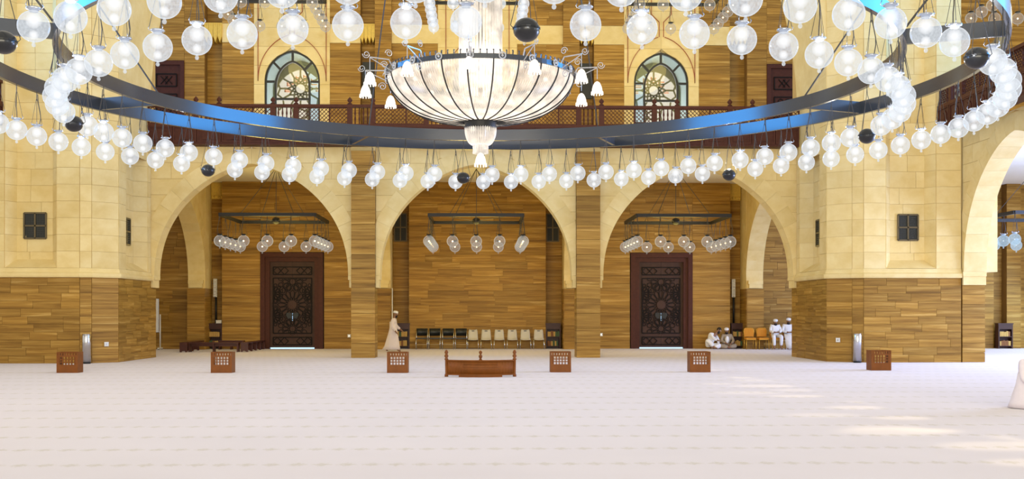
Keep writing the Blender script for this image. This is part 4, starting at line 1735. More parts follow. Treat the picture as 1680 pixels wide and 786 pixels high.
for k in range(12):
    phi = math.radians(-5 + 30 * k)
    dx, dy = math.sin(phi), -math.cos(phi)
    arm = empty('lamp_arm')
    arm.parent = cc
    mb = MB()
    r_a, r_b = BR + 0.03, 2.55
    zt = 6.95 - 4.9
    mb.tube([(dx * r_a, dy * r_a, ZRIM + 0.05), (dx * (r_a + 0.08), dy * (r_a + 0.08), zt), (dx * r_b, dy * r_b, zt + 0.01)], 0.014, 5)
    mb.tube([(dx * r_a, dy * r_a, ZRIM - 0.05), (dx * (r_a + 0.25), dy * (r_a + 0.25), zt - 0.12), (dx * r_b, dy * r_b, zt)], 0.010, 5)
    spiral(mb, (dx * (r_a + 0.08), dy * (r_a + 0.08), zt + 0.13), (dx, dy), 0.085, 1.5, 0.009)
    spiral(mb, (dx * (r_b + 0.08), dy * (r_b + 0.08), zt + 0.06), (dx, dy), 0.085, 1.5, 0.009, -1)
    spiral(mb, (dx * (r_a + 0.12), dy * (r_a + 0.12), ZRIM - 0.16), (dx, dy), 0.095, 1.5, 0.009)
    mb.tube([(dx * r_b, dy * r_b, zt), (dx * r_b, dy * r_b, 6.70 - 4.9)], 0.008, 5)
    ao = mb.build('scroll_arm', M['scroll_glass'], cc)
    bpy.data.objects.remove(arm)
    bell(ao, (dx * r_b, dy * r_b, 6.48 - 4.9))
# central column of crystal strands
colp = MB()
ncol = 40
for k in range(ncol):
    a = 2 * PI * k / ncol
    r = 0.45
    colp.tube([(r * math.sin(a), r * math.cos(a), ZRIM - 0.3 + 0.4 * i) for i in range(14)], [(0.034, 0.028)[i % 2] for i in range(14)], 5)
colp.build('crystal_column', M['crystal'], cc)
MB().lathe([(0.05, ZRIM - 0.4), (0.05, ZRIM + 12)], 10).build('stem', M['black_metal'], cc)
bl = MB().ball((0, 0, 0), 0.05, 8, 5).mesh('bulb', M['bell_glow'], True)
for ring_r, nb, tz in ((1.72, 24, 0.36), (1.35, 18, 0.62), (0.9, 12, 0.76)):
    for k in range(nb):
        a = 2 * PI * (k + 0.5) / nb
        put('bulb', bl, cc, Matrix.Translation((ring_r * math.sin(a), ring_r * math.cos(a), ZRIM - (ZRIM - ZBOT) * tz + 0.10)))
for k in range(14):
    a = 2 * PI * k * 0.381
    put('bulb', bl, cc, Matrix.Translation((0.36 * math.sin(a), 0.36 * math.cos(a), ZRIM + 0.2 + 0.28 * k)))
l = bpy.data.lights.new('crystal_light', 'POINT')
l.energy, l.color, l.shadow_soft_size = 420, (1.0, 0.88, 0.72), 0.7
o = bpy.data.objects.new('crystal_light', l)
o.location = (0.2, ZC, ZRIM + 4.9 + 0.15)
COL.objects.link(o)

# ------------------------------------------------------------------ pierced boxes on the carpet
bxr = empty('pierced_box')
W, Hh, dp, t = 0.56, 0.56, 0.42, 0.03
for s_, nm in ((-1, 'side_panel'), (1, 'side_panel')):
    MB().box(*sorted((s_ * W / 2, s_ * (W / 2 - t))), -dp / 2, dp / 2, 0, Hh).build(nm, M['box_wood'], bxr)
fp = MB()
y0, y1 = -dp / 2, -dp / 2 + t
fp.box(-W / 2 + t, W / 2 - t, y0, y1, 0, 0.22)
fp.box(-W / 2 + t, W / 2 - t, y0, y1, 0.43, 0.47)
nb = 5
wx0, wx1 = -0.20, 0.20
fp.box(-W / 2 + t, wx0, y0, y1, 0.22, 0.43)
fp.box(wx1, W / 2 - t, y0, y1, 0.22, 0.43)
for k in range(nb + 1):
    x = wx0 + (wx1 - wx0) * k / nb
    fp.box(x - 0.014, x + 0.014, y0, y1, 0.22, 0.43)
for k in range(1, 3):
    z = 0.22 + 0.07 * k
    fp.box(wx0, wx1, y0 + 0.004, y1, z - 0.011, z + 0.011)
for k in range(7):
    x = -W / 2 + t + (W - 2 * t) * (k + 0.5) / 7
    fp.box(x - 0.022, x + 0.022, y0, y1, 0.47, 0.545)
fp.box(-W / 2 + t, W / 2 - t, y0, y1, 0.535, Hh)
fp.build('front_panel', M['box_wood'], bxr)
MB().box(-W / 2 + t, W / 2 - t, dp / 2 - t, dp / 2, 0, 0.16).build('back_panel', M['box_wood'], bxr)
MB().box(-W / 2 + t, W / 2 - t, dp / 2 - t, dp / 2, Hh - 0.05, Hh).build('back_rail', M['box_wood'], bxr)
first = True
for px, py, where in ((110, 612, 'leftmost, in front of the left pier'), (363, 612, 'in front of the dark low benches'), (652, 612, 'just left of the curved wooden barrier'),
                      (920, 611, 'just right of the curved wooden barrier'), (1149, 611, 'in front of the right carved door'), (1446, 608, 'rightmost, in front of the right pier')):
    tt = F_PX * 1.6 / (py - HORIZON)
    a = (px - 840) / F_PX
    c_, s_ = math.cos(YAW), math.sin(YAW)
    o = bxr if first else copy_tree(bxr)
    first = False
    y = tt * (c_ - s_ * a) + dp / 2
    o.location = (CAM.x + tt * (c_ * a + s_), y, 0)
    tag(o, 'small pierced wooden box on the carpet, %s' % where, 'box', 'pierced boxes in a row on the carpet')

# ------------------------------------------------------------------ curved wooden barrier
cb = empty('curved_barrier', (0.19, 28.2, 0))
tag(cb, 'low curved orange-brown wooden barrier with turned finials on the carpet', 'barrier')
Wc, bow = 0.86, 0.30
def cpt(u):
    return (u * Wc, -bow * (1 - u * u))


n = 24
mb = MB()
for k in range(n):
    (xa, ya), (xb, yb) = cpt(-1 + 2 * k / n), cpt(-1 + 2 * (k + 1) / n)
    mb.add([(xa, ya, 0.05), (xb, yb, 0.05), (xb, yb, 0.40), (xa, ya, 0.40), (xa, ya + 0.05, 0.05), (xb, yb + 0.05, 0.05), (xb, yb + 0.05, 0.40), (xa, ya + 0.05, 0.40)],
           [(0, 1, 2, 3), (7, 6, 5, 4), (3, 2, 6, 7), (0, 4, 5, 1)])
mb.build('curved_panel', M['box_wood'], cb, True)
for z, r in ((0.41, 0.022), (0.32, 0.010), (0.25, 0.010), (0.18, 0.010), (0.06, 0.02)):
    us = [(-1 + 2 * k / n) * (1.0 if r > 0.015 else 0.5) for k in range(n + 1)]
    MB().tube([(cpt(u)[0], cpt(u)[1] - (0.0 if r > 0.015 else 0.004), z) for u in us], r, 6).build('top_rail' if z > 0.4 else 'base_rail' if z < 0.1 else 'moulding', M['box_wood'], cb, True)
mb = MB()
for k in range(n):
    u0, u1 = (-1 + 2 * k / n) * 0.62, (-1 + 2 * (k + 1) / n) * 0.62
    (xa, ya), (xb, yb) = cpt(u0), cpt(u1)
    mb.bar((xa, ya - 0.02, 0.025), (xb, yb - 0.02, 0.025), 0.06, 0.05)
mb.build('plinth', M['box_wood'], cb)
for u, z0, nm in ((-1, 0.0, 'end_post'), (1, 0.0, 'end_post')):
    x, y = cpt(u)
    MB().lathe([(0.045, 0), (0.045, 0.05), (0.03, 0.08), (0.035, 0.42), (0.055, 0.44), (0.03, 0.47), (0.055, 0.52), (0.03, 0.57), (0.05, 0.61), (0.03, 0.66), (0.005, 0.68)], 12, (x, y, 0)).build(nm, M['box_wood'], cb, True)
MB().lathe([(0.05, 0.0), (0.025, 0.04), (0.045, 0.08), (0.05, 0.11), (0.02, 0.15), (0.045, 0.19), (0.04, 0.22), (0.005, 0.25)], 12, (-0.0, 0.30, 0.40)).build('rear_finial', M['box_wood'], cb, True)
MB().box(-0.03, 0.03, 0.27, 0.33, 0, 0.41).build('rear_post', M['box_wood'], cb)
MB().box(-0.82, 0.82, 0.28, 0.31, 0.1, 0.2).build('rear_rail', M['box_wood'], cb)

# ------------------------------------------------------------------ steel cylinders by the piers
cyr = empty('steel_cylinder')
MB().lathe([(0.001, 0.06), (0.135, 0.06), (0.135, 0.9), (0.128, 0.915), (0.001, 0.915)], 28).build('drum', M['chrome'], cyr, True)
MB().lathe([(0.001, 0.0), (0.125, 0.0), (0.125, 0.06), (0.001, 0.06)], 28).build('foot_ring', M['black_metal'], cyr, True)
MB().lathe([(0.10, 0.916), (0.13, 0.918), (0.13, 0.94), (0.10, 0.94)], 28).build('rim', M['chrome'], cyr, True)
o = copy_tree(cyr)
cyr.location = (-12.32, 35.75, 0)
tag(cyr, 'brushed steel cylinder standing at the foot of the left pier', 'bin', 'steel cylinders by the piers')
o.location = (12.34, 35.78, 0)
tag(o, 'brushed steel cylinder standing at the foot of the right pier', 'bin', 'steel cylinders by the piers')


# ------------------------------------------------------------------ chairs
def chair(kind):
    r = empty({'black': 'stacking_chair', 'ivory': 'shell_chair', 'orange': 'banquet_chair'}[kind])
    if kind == 'black':
        MB().prism([(-0.25, 0.46), (0.25, 0.46), (0.25, 0.51), (-0.25, 0.51)], 'y', -0.24, 0.2).build('seat', M['black_seat'], r)
        bk = MB()
        for k in range(6):
            u0, u1 = -1 + 2 * k / 6, -1 + 2 * (k + 1) / 6
            y0_, y1_ = 0.20 + 0.05 * (1 - u0 * u0), 0.20 + 0.05 * (1 - u1 * u1)
            bk.add([(0.24 * u0, y0_, 0.60), (0.24 * u1, y1_, 0.60), (0.25 * u1, y1_ + 0.04, 0.92), (0.25 * u0, y0_ + 0.04, 0.92),
                    (0.24 * u0, y0_ + 0.03, 0.60), (0.24 * u1, y1_ + 0.03, 0.60), (0.25 * u1, y1_ + 0.07, 0.92), (0.25 * u0, y0_ + 0.07, 0.92)],
                   [(0, 1, 2, 3), (7, 6, 5, 4), (3, 2, 6, 7), (0, 4, 5, 1)] + ([(0, 3, 7, 4)] if k == 0 else []) + ([(1, 5, 6, 2)] if k == 5 else []))
        bk.build('backrest', M['black_seat'], r, True)
        for sx in (-1, 1):
            MB().tube([(sx * 0.25, -0.24, 0), (sx * 0.25, -0.22, 0.47), (sx * 0.25, 0.2, 0.49)], 0.016, 8).build('leg', M['chrome'], r, True)
            MB().tube([(sx * 0.25, 0.24, 0), (sx * 0.25, 0.18, 0.47), (sx * 0.25, 0.23, 0.85)], 0.016, 8).build('leg', M['chrome'], r, True)
        MB().tube([(-0.25, 0.22, 0.2), (0.25, 0.22, 0.2)], 0.012, 6).build('stretcher', M['brass'], r, True)
    elif kind == 'ivory':
        sh = MB()
        sec = [(-0.22, 0.42, 0.22), (-0.2, 0.445, 0.225), (0.1, 0.43, 0.225), (0.18, 0.46, 0.22), (0.21, 0.54, 0.215), (0.24, 0.75, 0.20), (0.255, 0.84, 0.185), (0.26, 0.86, 0.15)]
        rings = []
        for (y, z, hw) in sec:
            rings.append([(-hw, y - 0.03, z + 0.02), (-hw * 0.6, y, z), (0, y + 0.01, z - 0.005), (hw * 0.6, y, z), (hw, y - 0.03, z + 0.02),
                          (hw, y - 0.01, z - 0.0), (hw * 0.6, y + 0.02, z - 0.02), (0, y + 0.03, z - 0.025), (-hw * 0.6, y + 0.02, z - 0.02), (-hw, y - 0.01, z)])
        sh.loft(rings).build('seat_shell', M['cream_seat'], r, True)
        MB().box(-0.06, 0.06, 0.215, 0.232, 0.795, 0.825).build('handle_slot', M['black_seat'], r)
        for sx in (-1, 1):
            MB().tube([(sx * 0.245, -0.22, 0), (sx * 0.22, -0.18, 0.43)], 0.017, 8).build('leg', M['chrome'], r, True)
            MB().tube([(sx * 0.245, 0.22, 0), (sx * 0.22, 0.14, 0.43)], 0.017, 8).build('leg', M['chrome'], r, True)
            MB().tube([(sx * 0.22, -0.18, 0.425), (sx * 0.22, 0.14, 0.415)], 0.015, 6).build('seat_frame', M['chrome'], r, True)
    else:
        MB().prism([(-0.22, 0.44), (0.22, 0.44), (0.225, 0.47), (0.2, 0.52), (-0.2, 0.52), (-0.225, 0.47)], 'y', -0.24, 0.18).build('seat', M['orange_seat'], r)
        pts = [(-0.20, 0.56), (0.20, 0.56), (0.215, 0.78), (0.20, 0.88), (0.14, 0.93), (-0.14, 0.93), (-0.20, 0.88), (-0.215, 0.78)]
        MB().prism(pts, 'y', 0.19, 0.24).build('backrest', M['orange_seat'], r)
        fr = MB()
        fp_ = [(-0.20, 0.46)] + [(-0.225, 0.78), (-0.21, 0.89), (-0.145, 0.945), (0.145, 0.945), (0.21, 0.89), (0.225, 0.78)] + [(0.20, 0.46)]
        fr.tube([(x, 0.215, z) for x, z in fp_], 0.014, 6)
        fr.build('back_frame', M['gold_metal'], r, True)
        for sx in (-1, 1):
            MB().tube([(sx * 0.215, -0.23, 0), (sx * 0.205, -0.21, 0.45)], 0.014, 6).build('leg', M['gold_metal'], r, True)
            MB().tube([(sx * 0.205, 0.27, 0), (sx * 0.20, 0.20, 0.46)], 0.014, 6).build('leg', M['gold_metal'], r, True)
        MB().box(-0.21, 0.21, -0.22, 0.19, 0.42, 0.445).build('seat_frame', M['gold_metal'], r)
    return r


YC = 49.75
proto = chair('black')
for i, px in enumerate((692, 713, 735, 756.5)):
    o = proto if i == 0 else copy_tree(proto)
    o.location = (at(px, 560, YC).x, YC, 0)
    tag(o, 'black stacking chair with steel legs, %s from the left in its row' % nth(i + 1), 'chair', 'black chairs by the far wall')
proto = chair('ivory')
for i, px in enumerate((776, 797.5, 819, 840.5, 862, 884)):
    o = proto if i == 0 else copy_tree(proto)
    o.location = (at(px, 560, YC).x, YC, 0)
    tag(o, 'ivory plastic shell chair with steel legs, %s from the left in its row' % nth(i + 1), 'chair', 'ivory chairs by the far wall')
proto = chair('orange')
YO = 49.15
for i, (px, lab) in enumerate(((1230.5, 'orange padded chair with gold legs, beside the bookcase'), (1251.5, 'orange padded chair with gold legs, beside the seated men'),
                               (1273, 'orange chair under the seated man in the short white tunic'), (1294, 'orange chair under the seated man in the long white robe'))):
    o = proto if i == 0 else copy_tree(proto)
    o.location = (at(px, 560, YO).x, YO, 0)
    tag(o, lab, 'chair', 'orange chairs by the far wall')


# ------------------------------------------------------------------ bookcases and books
def bookcase(label, where, x, y, w=0.66, h=1.1, d=0.34):
    o = empty('bookcase', (x, y, 0))
    tag(o, label, 'bookcase')
    for sx in (-1, 1):
        MB().box(*sorted((sx * w / 2, sx * (w / 2 - 0.05))), -d / 2, d / 2, 0, h).build('side_panel', M['bookcase'], o)
    MB().box(-w / 2 + 0.05, w / 2 - 0.05, d / 2 - 0.03, d / 2, 0, h).build('back_panel', M['bookcase'], o)
    MB().box(-w / 2 - 0.02, w / 2 + 0.02, -d / 2 - 0.02, d / 2, h, h + 0.05).build('top', M['bookcase'], o)
    MB().box(-w / 2 + 0.05, w / 2 - 0.05, -d / 2, -d / 2 + 0.03, h - 0.22, h).build('top_board', M['bookcase'], o)
    for z in (0.10, 0.52):
        MB().box(-w / 2 + 0.05, w / 2 - 0.05, -d / 2, d / 2 - 0.03, z, z + 0.03).build('shelf', M['bookcase'], o)
    for z, row in ((0.13, 'lower'), (0.55, 'upper')):
        xx = -w / 2 + 0.08
        k = 0
        while xx < w / 2 - 0.13:
            bw = 0.06 + 0.045 * RC.random()
            bh = 0.20 + 0.05 * RC.random()
            k += 1
            c = RC.choice(['book_tan', 'book_tan', 'book_tan', 'book_brown', 'book_green'])
            bk = empty('book', (x + xx + bw / 2, y - 0.03, z))
            col_ = {'book_tan': 'tan', 'book_brown': 'brown', 'book_green': 'dark green'}[c]
            tag(bk, '%s book, %s from left, %s shelf of bookcase %s' % (col_, nth(k), row, where), 'book', 'books in the bookcases')
            cv = MB().box(-bw / 2, -bw / 2 + 0.006, -0.10, 0.09, 0, bh)
            cv.box(bw / 2 - 0.006, bw / 2, -0.10, 0.09, 0, bh)
            cv.box(-bw / 2, bw / 2, -0.108, -0.10, 0, bh)
            cv.build('cover', M[c], bk)
            MB().box(-bw / 2 + 0.006, bw / 2 - 0.006, -0.099, 0.085, 0.006, bh - 0.008).build('pages', M['cream_seat'], bk)
            xx += bw + 0.006
    return o


bookcase('dark bookcase in the recess behind the low benches', 'behind the benches', at(352, 560, 50.3).x, 50.42)
bookcase('dark bookcase in the recess behind the walking man', 'behind the walking man', at(660, 560, 50.3).x, 50.42)
bookcase('dark bookcase in the recess right of the ivory chairs', 'beside the ivory chairs', at(907.5, 560, 50.3).x, 50.42)
bookcase('dark bookcase between the crouching men and the orange chairs', 'beside the orange chairs', at(1211.5, 560, 50.3).x, 50.42)
bookcase('dark bookcase seen through the arch at the right edge', 'at the right edge', at(1648, 560, 50.0).x, 50.05)

# white box on the left bookcase
wb = MB().box(-0.12, 0.12, -0.08, 0.08, 0, 0.12)
wb.box(-0.13, 0.13, -0.09, 0.09, 0.12, 0.14)
o = wb.build('white_carton', M['white_plastic'])
o.location = (at(358.5, 560, 50.3).x, 50.4, 1.15)
tag(o, 'small white carton on top of the bookcase behind the benches', 'box')


# ------------------------------------------------------------------ column speakers on poles
def column_speaker(label, x, y, z0, z1, poleb):
    o = empty('column_speaker', (x, y, poleb))
    tag(o, label, 'speaker', 'column speakers on poles')
    c = MB().box(-0.075, 0.075, -0.06, 0.06, z0 - poleb, z1 - poleb)
    c.build('speaker_case', M['white_plastic'], o)
    g = MB()
    n_ = 12
    for k in range(n_):
        z = z0 - poleb + (z1 - z0) * (k + 0.5) / n_
        g.box(-0.055, 0.055, -0.068, -0.06, z - 0.012, z + 0.012)
    g.build('speaker_grille', M['cap_metal'], o)
    MB().tube([(0.02, 0.03, 0), (0.02, 0.03, z0 - poleb)], 0.05, 8).build('pole', M['black_metal'], o, True)
    return o


column_speaker('white column speaker on a black pole above the benches bookcase', at(352.5, 470, 50.45).x, 50.55, 2.33, 3.15, 1.15)
column_speaker('white column speaker on a black pole beside the orange chairs', at(1204, 470, 50.45).x, 50.55, 2.33, 3.15, 1.15)

pl = empty('banner_pole', (at(643.5, 560, 49.3).x, 49.3, 0))
tag(pl, 'thin pale pole standing behind the walking man', 'pole')
MB().tube([(0, 0, 0.03), (0, 0, 2.7)], 0.022, 8).build('pole', M['white_plastic'], pl, True)
MB().lathe([(0.001, 0), (0.14, 0), (0.14, 0.02), (0.02, 0.05)], 16).build('base', M['black_metal'], pl, True)
pl = empty('banner_pole', (at(1251.5, 520, 50.2).x, 50.12, 0))
tag(pl, 'thin pale pole rising behind the orange chairs', 'pole')
MB().tube([(0, 0, 0.03), (0, 0, 2.35)], 0.022, 8).build('pole', M['white_plastic'], pl, True)
MB().lathe([(0.001, 0), (0.12, 0), (0.12, 0.02), (0.02, 0.05)], 16).build('base', M['black_metal'], pl, True)

# ------------------------------------------------------------------ whiteboard
wb = empty('whiteboard', (at(256, 560, 49.6).x, 49.4, 0))
tag(wb, 'white writing board on a wheeled stand behind the left pier', 'whiteboard')
MB().box(-1.0, 0.17, -0.02, 0.02, 0.78, 2.22).build('board', M['white_plastic'], wb)
fr = MB()
for z in (0.78, 2.22):
    fr.bar((-1.0, 0, z), (0.17, 0, z), 0.05, 0.03)
fr.bar((0.17, 0, 0.76), (0.17, 0, 2.24), 0.05, 0.03)
fr.build('board_frame', M['chrome'], wb)
MB().tube([(0.24, 0.0, 0.08), (0.24, 0.0, 1.55)], 0.03, 8).build('post', M['white_plastic'], wb, True)
MB().bar((0.24, -0.3, 0.06), (0.24, 0.3, 0.06), 0.07, 0.06).build('foot', M['white_plastic'], wb)
for sy in (-1, 1):
    MB().ball((0.24, sy * 0.26, 0.03), 0.03, 8, 5).build('caster', M['black_metal'], wb, True)
MB().tube([(-1.0, 0.0, 0.78), (0.24, 0.0, 0.78)], 0.02, 6).build('crossbar', M['chrome'], wb)

# ------------------------------------------------------------------ low dark benches
def bench(label, p, q, legs, h=0.40, w=0.30):
    p, q = Vector((p[0], p[1], 0)), Vector((q[0], q[1], 0))
    u = (q - p)
    L_ = u.length
    a = math.atan2(u.y, u.x)
    o = empty('low_bench', p, a)
    tag(o, label, 'bench', 'dark low benches')
    MB().box(-0.05, L_ + 0.05, -w / 2, w / 2, h - 0.05, h).build('plank', M['bench_wood'], o)
    MB().box(0.05, L_ - 0.05, -0.02, 0.02, h - 0.17, h - 0.05).build('apron', M['bench_wood'], o)
    for k in range(legs):
        x = L_ * k / (legs - 1)
        lg = MB().prism([(-w / 2, 0), (-w / 2, h - 0.05), (w / 2, h - 0.05), (w / 2, 0), (w / 4, 0), (w / 5, 0.05), (-w / 5, 0.05), (-w / 4, 0)], 'x', x - 0.03, x + 0.03)
        lg.build('leg', M['bench_wood'], o)
    return o


def fpt(px, py):
    tt = F_PX * 1.6 / (py - HORIZON)
    a = (px - 840) / F_PX
    c_, s_ = math.cos(YAW), math.sin(YAW)
    return (CAM.x + tt * (c_ * a + s_), tt * (c_ - s_ * a))


bench('dark low bench receding towards the wall, at the left', fpt(301, 578), fpt(330, 573.5), 4)
bench('long dark low bench across the front of the group', fpt(312, 577.5), fpt(391, 577.5), 3)
bench('dark low bench at the back, under the bookcase', fpt(361, 573.5), fpt(399, 573.5), 3)
bench('dark low bench receding to the carved door, at the right', fpt(401, 577.5), fpt(429, 573.0), 5)

# ------------------------------------------------------------------ wall plates
for (px, py, D, lab) in ((175.5, 565, 36.2, 'small white socket plate on the left pier beside the steel cylinder'), (573, 551, 50.28, 'small white socket plate right of the left carved door'),
                         (986, 549, 50.28, 'small white socket plate left of the right carved door')):
    p = at(px, py, D)
    if px < 200:
        o = empty('socket_plate', (-11.93, 36.43, p.z), 0)
        o.rotation_euler = (0, 0, math.atan2(0.6, 0.65))
    else:
        o = empty('socket_plate', (p.x, D - 0.02, p.z))
    tag(o, lab, 'socket')
    MB().box(-0.07, 0.07, -0.035, 0.0, -0.07, 0.07).build('plate', M['white_plastic'], o)
    MB().box(-0.025, 0.025, -0.04, -0.033, -0.03, 0.03).build('rocker', M['chrome'], o)
o = empty('socket_plate', (11.93, 36.43, 0.72), -math.atan2(0.6, 0.65))
tag(o, 'small white socket plate on the right pier beside the steel cylinder', 'socket')
MB().box(-0.07, 0.07, -0.035, 0.0, -0.07, 0.07).build('plate', M['white_plastic'], o)
MB().box(-0.025, 0.025, -0.04, -0.033, -0.03, 0.03).build('rocker', M['chrome'], o)


# ------------------------------------------------------------------ people
def skin_mesh(name, verts, edges, radii, root, mat, sub=2):
    me = bpy.data.meshes.new(name)
    me.from_pydata([tuple(v) for v in verts], edges, [])
    o = bpy.data.objects.new(name, me)
    COL.objects.link(o)
    sk = o.modifiers.new('skin', 'SKIN')
    sk.use_smooth_shade = True
    for i, d in enumerate(me.skin_vertices[0].data):
        r = radii[i]
        d.radius = (r, r) if isinstance(r, (int, float)) else r
        d.use_root = (i == root)
    ss = o.modifiers.new('sub', 'SUBSURF')
    ss.levels = ss.render_levels = sub
    dg = bpy.context.evaluated_depsgraph_get()
    dg.update()
    ev = o.evaluated_get(dg)
    m2 = bpy.data.meshes.new_from_object(ev)
    bpy.data.objects.remove(o)
    m2.name = name
    m2.materials.clear()
    m2.materials.append(mat)
    m2.polygons.foreach_set('use_smooth', [True] * len(m2.polygons))
    return m2


def person(label, loc, rz, J, cloth, robe=None, cap=True, beard=True, hair=False, group=None, leg_r=0.085, trouser=None, shirt=None):
    """J: joints; front of the figure is -Y"""
    root = empty('person', loc, rz)
    tag(root, label, 'person', group)
    V, E, Rr = [], [], []

    def add(p, r, parent=None):
        V.append(Vector(p))
        Rr.append(r)
        if parent is not None:
            E.append((parent, len(V) - 1))
        return len(V) - 1
    pel, chest, neck, head = J['pelvis'], J['chest'], J['neck'], J['head']
    a = add(pel, 0.12)
    mid = add((Vector(pel) + Vector(chest)) / 2, 0.115, a)
    c = add(chest, 0.13, mid)
    nk = add(neck, 0.062, c)
    hd = Vector(head)
    nv_ = Vector(neck)
    up = (hd - nv_).normalized()
    h1 = add(hd - up * 0.05, 0.07, nk)
    h2 = add(hd + up * 0.02, 0.085, h1)
    h3 = add(hd + up * 0.09, 0.07, h2)
    fw = Vector(J.get('face', (0, -1, 0))).normalized()
    nose = add(hd - up * 0.005 + fw * 0.115, 0.014, h2)
    for s_ in ('l', 'r'):
        sh = add(J[s_ + 'sh'], 0.06, c)
        el = add(J[s_ + 'el'], 0.042, sh)
        wr = add(J[s_ + 'wr'], 0.03, el)
        d = (Vector(J[s_ + 'wr']) - Vector(J[s_ + 'el'])).normalized()
        hdv = Vector(J.get(s_ + 'hd', d)).normalized()
        pm = add(Vector(J[s_ + 'wr']) + hdv * 0.07, 0.032, wr)
        side = hdv.cross(Vector((0, 0, 1)))
        if side.length < 0.2:
            side = Vector((1, 0, 0))
        side.normalize()
        nrm_ = side.cross(hdv)
        for k, (o_, ln_) in enumerate(((-0.028, 0.065), (-0.009, 0.078), (0.010, 0.074), (0.028, 0.058))):
            f1 = add(V[pm] + side * o_ + hdv * 0.05, 0.0095, pm)
            add(V[f1] + hdv * ln_ * 0.6 - nrm_ * 0.025, 0.008, f1)
        t1 = add(V[wr] + side * -0.045 + hdv * 0.04, 0.011, wr)
        add(V[t1] + hdv * 0.045 - side * 0.01, 0.009, t1)
        hp = add(J[s_ + 'hip'], 0.085, a)
        kn = add(J[s_ + 'kn'], 0.06, hp)
        an = add(J[s_ + 'an'], 0.04, kn)
        to = add(J[s_ + 'to'], 0.035, an)
    put('body', skin_mesh('body', V, E, Rr, 0, M['skin'], 2), root)
    # garment following torso, sleeves and legs
    V, E, Rr = [], [], []
    a = add(pel, 0.165)
    mid = add((Vector(pel) + Vector(chest)) / 2, 0.165, a)
    c = add(Vector(chest), 0.165, mid)
    add(Vector(chest) + (nv_ - Vector(chest)) * 0.72, 0.085, c)
    for s_ in ('l', 'r'):
        sh = add(J[s_ + 'sh'], 0.085, c)
        el = add(J[s_ + 'el'], 0.07, sh)
        add(Vector(J[s_ + 'el']).lerp(Vector(J[s_ + 'wr']), 0.9), 0.055, el)
    ga = None
    if trouser is None:
        for s_ in ('l', 'r'):
            hp = add(J[s_ + 'hip'], 0.11, a)
            kn = add(J[s_ + 'kn'], leg_r + 0.02, hp)
            add(Vector(J[s_ + 'kn']).lerp(Vector(J[s_ + 'an']), 0.88), leg_r, kn)
    put('tunic' if robe is None else 'robe', skin_mesh('garment', V, E, Rr, 0, cloth, 2), root)
    if robe:
        MB().loft(robe).build('robe_skirt', cloth, root, True)
    if shirt:
        b_ = MB()
        b_.ball(shirt, 0.11, 14, 9, (0.8, 0.55, 1.5))
        b_.build('shirt', M['white_cloth'], root, True)
    # head details
    right = fw.cross(up)
    right.normalize()
    rotm = Matrix((right, -fw, up)).transposed().to_4x4()
    hm = Matrix.Translation(hd) @ rotm
    if cap:
        k_ = MB().lathe([(0.098, 0.045), (0.102, 0.05), (0.103, 0.10), (0.09, 0.128), (0.05, 0.142), (0.001, 0.145)], 18)
        put('cap', k_.mesh('cap', M['white_cloth'], True), root, hm)
    if hair:
        k_ = MB().ball((0, 0.018, 0.045), 0.105, 16, 10, (0.92, 1.0, 0.95))
        put('hair', k_.mesh('hair', M['hair'], True), root, hm)
    if beard:
        k_ = MB().ball((0, -0.05, -0.085), 0.07, 14, 9, (1.0, 0.75, 0.95))
        put('beard', k_.mesh('beard', M['hair'], True), root, hm)
    for sx in (-1, 1):
        k_ = MB().ball((sx * 0.032, -0.088, 0.02), 0.012, 8, 6)
        put('eye', k_.mesh('eye', M['white_cloth'], True), root, hm)
        k_ = MB().ball((sx * 0.032, -0.098, 0.02), 0.006, 6, 5)
        put('pupil', k_.mesh('pupil', M['hair'], True), root, hm)
        k_ = MB().ball((sx * 0.09, 0.0, 0.0), 0.03, 8, 6, (0.4, 0.7, 1.0))
        put('ear', k_.mesh('ear', M['skin'], True), root, hm)
    k_ = MB().ball((0, -0.09, -0.055), 0.024, 8, 5, (1, 0.5, 0.35))
    put('mouth', k_.mesh('mouth', M['skin'], True), root, hm)
    return root


def ell(cx, cy, z, rx, ry, n=20, wav=0.0, ph=0.0):
    return [(cx + rx * math.cos(2 * PI * k / n) * (1 + wav * math.sin(5 * 2 * PI * k / n + ph)), cy + ry * math.sin(2 * PI * k / n) * (1 + wav * math.cos(4 * 2 * PI * k / n + ph)), z) for k in range(n)]


# walking man: moves to the right, front is -Y so he is turned by +90 degrees
J = dict(pelvis=(0, 0.02, 0.88), chest=(0, 0.0, 1.22), neck=(0, -0.03, 1.42), head=(0, -0.07, 1.56), face=(0, -1, -0.05),
         lsh=(-0.19, 0.0, 1.33), lel=(-0.24, 0.06, 1.05), lwr=(-0.22, -0.10, 0.84), rsh=(0.19, 0.0, 1.33), rel=(0.24, -0.08, 1.07), rwr=(0.20, -0.27, 0.92),
         lhip=(-0.09, 0.02, 0.85), lkn=(-0.10, -0.10, 0.48), lan=(-0.10, -0.16, 0.08), lto=(-0.10, -0.30, 0.04),
         rhip=(0.09, 0.02, 0.85), rkn=(0.10, 0.08, 0.47), ran=(0.10, 0.34, 0.13), rto=(0.10, 0.26, 0.04))
robe = [ell(0, 0.02, 1.25, 0.21, 0.15), ell(0, 0.02, 1.0, 0.19, 0.155), ell(0, 0.03, 0.8, 0.20, 0.185, wav=0.02), ell(0, 0.05, 0.5, 0.22, 0.25, wav=0.04), ell(0, 0.07, 0.25, 0.22, 0.30, wav=0.05), ell(0, 0.10, 0.10, 0.23, 0.36, wav=0.06)]
wx, wy = fpt(646, 577.5)
person('man in a pale robe and white cap walking right past the left pillar', (wx, wy, 0), PI / 2, J, M['pink_cloth'], robe=robe, trouser=False)


